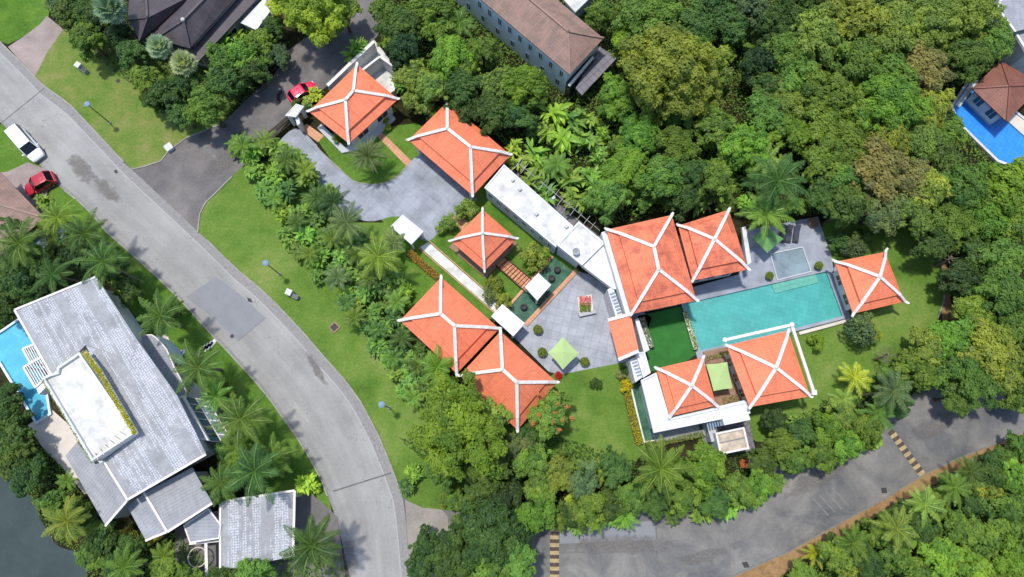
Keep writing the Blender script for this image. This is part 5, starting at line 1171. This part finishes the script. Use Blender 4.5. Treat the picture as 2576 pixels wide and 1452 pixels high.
lamp('street lamp on the lawn left of the olive round tree', 960, 1018, 991, 1063)
# utility boxes
def ubox(label, x, y, rz, w_, d_, h, lid='white_stained', side=True):
    v = W(x, y, h); t = thing('utility_box', label, 'utility box', (v.x, v.y, 0), rz, 'utility boxes on the lawns')
    b = MB(); b.box((0, 0, h/2), (w_, d_, h)); b.build('body', 'grey_light', t, True); b = MB(); b.box((0, 0, h+.03), (w_+.08, d_+.08, .06)); b.build('lid', lid, t, True)
    if side: b = MB(); b.box((w_*1.25, -.15, .3), (w_*1.1, d_*.8, .6)); b.build('meter_cabinet', 'grey_conc', t, True); b = MB(); b.box((w_*1.25, -.15, .62), (w_*.9, d_*.7, .03)); b.build('vent', 'dark_metal', t, True)
ubox('white lidded utility box on the dry lawn near the hedge trees', 195, 163, -.5, .6, .6, .9)
ubox('white lidded utility box on the lawn right of the road patch', 726, 735, -.4, .6, .6, .9)
ubox('low square white box at the grass corner of the junction', 424, 370, .7, .8, .8, .5, 'white_stained', False)
t = thing('drain_pit', 'square dark pit with a pale rim in the long lawn', 'pit', at([(842, 824)]))
v = W(842, 824, 0); b = MB()
for q in ((0, .42), (0, -.42)): b.box((v.x+q[0]*.7-q[1]*.7, v.y+q[1]*.7, .06), (1.0, .12, .12), .75)
b = MB()
for k in range(4):
    a = .78+k*PI/2; b.box((v.x+.42*math.cos(a), v.y+.42*math.sin(a), .07), (.16, .84+.1, .13+.002*k), a)
b.build('rim', 'brown_stone', t); b = MB(); b.box((v.x, v.y, .03), (.78, .78, .03), .78); b.build('grate', 'iron', t)
for lab, x, y, w_, h_ in (('small oval drain grate near the side road junction', 292, 432, .55, .35), ('irregular dark drain cover beside the road patch', 628, 755, .9, .45), ('square manhole by the brown strip, upper one', 2224, 1234, .8, .8), ('square manhole by the brown strip, lower one', 1876, 1421, .9, .7), ('round manhole on the dry lawn', 297, 204, .5, .5), ('small worn drain cover at the left kerb of the road', 584, 846, .45, .45)):
    v = W(x, y, .02); b = MB(); b.lathe([(w_*.5, 0), (w_*.48, .02), (0, .022)], 4 if w_ > .75 else 14, (0, 0, 0)); o = b.build('drain_cover', 'iron'); o.location = (v.x, v.y, .018); o.scale = (1, h_/w_, 1); o.rotation_euler = (0, 0, random.uniform(-.8, -.5)); tag(o, lab, 'drain cover', 'drain covers')
# vehicles
def loft(st, ring):
    b = MB(); R_ = [ring(*s) for s in st]; n = len(R_[0])
    for i in range(len(R_)-1):
        for k in range(n):
            b.face([R_[i][k], R_[i+1][k], R_[i+1][(k+1) % n], R_[i][(k+1) % n]])
    b.face(R_[0]); b.face(R_[-1][::-1]); return b
def car(name, label, x, y, ang, L, Wd, Hh, mat, cat='car', van=False, z=0):
    v = W(x, y, Hh*.8); t = thing(name, label, cat, (v.x, v.y, z), math.radians(ang)); h = L/2; w_ = Wd/2; hb = Hh*.56
    def ring(xp, k, zt, zb=.28):
        ww = w_*k; return [(xp, -ww*.9, zb), (xp, -ww, zb+.12), (xp, -ww, zt*.72), (xp, -ww*.93, zt*.94), (xp, -ww*.7, zt), (xp, ww*.7, zt), (xp, ww*.93, zt*.94), (xp, ww, zt*.72), (xp, ww, zb+.12), (xp, ww*.9, zb)]
    st = [(-h, .72, hb*.80), (-h+.08, .88, hb*.92), (-h+.35, .97, hb), (-h*.3, 1, hb), (h*.35, 1, hb), (h*.55, .99, hb*.95), (h*.8, .93, hb*.86), (h-.15, .82, hb*.76), (h, .62, hb*.6)]
    b = loft(st, ring); b.build('body', mat, t, True, True)
    r0, r1 = (-h+.12, h*.28) if van else (-h*.62, h*.12); g0, g1 = (-h+.05, h*.58) if van else (-h*.88, h*.48)
    wt = w_*.78; wb = w_*.9
    R0 = [(r0, -wt, Hh), (r1, -wt, Hh), (r1, wt, Hh), (r0, wt, Hh)]; G0 = [(g0, -wb, hb-.02), (g1, -wb*.96, hb-.04), (g1, wb*.96, hb-.04), (g0, wb, hb-.02)]
    b = MB(); b.face([G0[1], G0[2], R0[2], R0[1]]); b.build('windshield', 'car_glass', t, True)
    b = MB(); b.face([G0[3], G0[0], R0[0], R0[3]]); b.build('rear_window', 'car_glass', t, True)
    b = MB(); b.face([G0[0], G0[1], R0[1], R0[0]]); b.build('side_window', 'car_glass', t, True)
    b = MB(); b.face([G0[2], G0[3], R0[3], R0[2]]); b.build('side_window', 'car_glass', t, True)
    def rr(xp, k, zt): ww = wt*k; return [(xp, -ww, Hh-.03), (xp, -ww*.98, zt-.02), (xp, -ww*.8, zt), (xp, 0, zt+.015), (xp, ww*.8, zt), (xp, ww*.98, zt-.02), (xp, ww, Hh-.03)]
    b = loft([(r0-.04, .9, Hh+.0), (r0+.15, 1.02, Hh+.04), ((r0+r1)/2, 1.03, Hh+.06), (r1-.15, 1.02, Hh+.04), (r1+.05, .92, Hh)], rr); b.build('roof', mat, t, True, True)
    for i, (a, c_) in enumerate(zip(R0, G0)):
        b = MB(); b.bar(c_, a, .09, .07); b.build('pillar', mat, t, True)
    for sx_ in (-h*.62, h*.6):
        for sy_ in (-1, 1):
            b = MB(); b.tube([(sx_, sy_*(w_-.2), .32), (sx_, sy_*(w_+.01), .32)], [.32, .32], 18); wh = b.build('wheel', 'rubber', t, True); b = MB(); b.tube([(sx_, sy_*(w_-.02), .32), (sx_, sy_*(w_+.02), .32)], [.19, .19], 12); b.build('rim', 'steel', wh, True)
    for sy_ in (-1, 1):
        b = MB(); b.box((h-.16, sy_*w_*.6, hb*.62), (.2, .34, .14)); b.build('headlight', 'head_lamp', t, True)
        b = MB(); b.box((-h+.05, sy_*w_*.7, hb*.75), (.12, .24, .22)); b.build('tail_light', 'tail_lamp', t, True)
        b = MB(); b.box((g1-.25, sy_*(w_+.08), hb+.05), (.14, .2, .12)); b.build('mirror', mat, t, True)
    for zz, xx in ((.38, h-.05), (.38, -h+.03)):
        b = MB(); b.box((xx, 0, zz), (.1, Wd*.62, .18)); b.build('bumper', 'rubber', t, True)
    return t
car('parked_van', 'white van parked on the left edge of the road', 57, 357, -46, 4.9, 1.85, 1.75, 'car_white', 'van', True)
car('parked_car', 'bright red car parked on the drive below the white van', 92, 458, 212, 3.7, 1.68, 1.5, 'car_red')
car('parked_car', 'blue grey car half hidden under the left palms', 118, 605, 55, 4.2, 1.75, 1.45, 'car_blue')
car('parked_car', 'pink red car parked beside the wall of the gate lodge', 758, 227, 37, 3.7, 1.65, 1.45, 'car_pink')
def bike(label, x, y, ang):
    v = W(x, y, .5); t = thing('motorbike', label, 'motorbike', (v.x, v.y, 0), math.radians(ang), 'motorbikes by the dark drive')
    for nm, xx in (('wheel', -.6), ('wheel', .62)):
        b = MB(); b.tube([(xx+.26*math.cos(a*PI/8), 0, .3+.26*math.sin(a*PI/8)) for a in range(17)], [.055]*17, 6, False); b.build(nm, 'rubber', t, True)
    b = MB(); b.tube([(-.6, 0, .3), (-.2, 0, .45), (.2, 0, .42), (.5, 0, .75), (.62, 0, .3)], [.05, .12, .13, .06, .04], 8); b.build('frame', 'dark_metal', t, True, True)
    b = MB(); b.tube([(-.65, 0, .72), (-.3, 0, .76), (.1, 0, .72)], [.09, .14, .1], 8); b.build('seat', 'rubber', t, True, True)
    b = MB(); b.tube([(.42, -.34, .98), (.5, 0, .9), (.42, .34, .98)], [.025, .03, .025], 6); b.build('handlebar', 'steel', t, True)
    b = MB(); b.box((.64, 0, .78), (.12, .18, .2)); b.build('headlight', 'head_lamp', t, True)
bike('dark motorbike standing left of the pink car', 702, 240, 80); bike('motorbike parked under the trees above the dark drive', 668, 192, 40); bike('second motorbike tucked under the trees above the dark drive', 690, 172, 50)
# red leaved shrubs and other accents
def redbush(label, x, y, rp, m1='flower_red', n=260):
    v = W(x, y, .4); t = thing('red_leaved_shrub', label, 'shrub', (v.x, v.y, 0)); R = rp*MPP(y); r = np.random.default_rng(int(x)); d = norm(r.normal(size=(n, 3))); P = d*R*r.uniform(.4, 1, n)[:, None]*np.array([1, 1, .7])+np.array([0, 0, R*.6+.1]); o = leaf_mesh('foliage', P, r, .2, .1, m1, .4); o.parent = t
    b = MB(); b.tube([(0, 0, 0), (0, 0, R*.6)], [.05, .03], 6); b.build('stem', 'bark', t, True)
redbush('small red leaved shrub at the corner of the brick apron', 1117, 1268, 9); redbush('red flowering shrub by the white entrance fins', 1563, 945, 9); redbush('red shrub at the pointed corner of the guest house', 1405, 945, 11); redbush('red leaved shrub above the pedestrian gate roof', 778, 268, 13)
redbush('rust red shrub right below the tank house', 1872, 1165, 12, 'flower_orange')
t = thing('garden_pot', 'white and teal pots below the tank house', 'pot', at([(1890, 1168)])); v = W(1888, 1168, .4)
b = MB(); b.lathe([(.25, 0), (.42, .3), (.4, .45), (.3, .45), (0, .4)], 14, (v.x, v.y, 0)); b.build('bowl', 'white_paint', t)
# dead branchy tree on the right and a leaning bare trunk
def deadtree(label, x, y, rp, seed):
    r = np.random.default_rng(seed); v = W(x, y, 3); t = thing('bare_tree', label, 'tree', (v.x, v.y, 0)); R = rp*MPP(y, 3)
    trunk = MB(); trunk.tube([(0, 0, 0), (.2, .1, 1.6), (0, .2, 3)], [.16, .12, .08], 7); trunk.build('trunk', 'palm_bark', t, True, True); b = MB()
    def br(p, d, l, rad, n):
        e = p+d*l; m_ = p+d*l*.5+Vector(r.normal(size=3))*l*.08; b.tube([p, m_, e], [rad, rad*.8, rad*.55], 5, False)
        if n:
            for _ in range(3): br(e, (d+Vector(r.normal(size=3))*.55).normalized(), l*.7, rad*.55, n-1)
    for k in range(7): a = k*.9; br(Vector((.1, .1, 2+r.random())), Vector((math.cos(a), math.sin(a), .45)).normalized(), R*.42, .05, 3)
    b.build('branches', 'palm_bark', t, True)
deadtree('grey bare branched tree right of the lawn path', 2395, 650, 50, 1); deadtree('bare pale branches between the palms below the right lawn', 2235, 895, 28, 2)
def pole(label, x0, y0, z0, x1, y1, z1):
    a, c_ = W(x0, y0, z0), W(x1, y1, z1); b = MB(); b.tube([a, c_], [.07, .05], 7); o = b.build('pole', 'steel'); tag(o, label, 'pole')
pole('thin grey pole leaning out of the lower hedge', 1815, 1222, 1.5, 1848, 1200, 2.6)
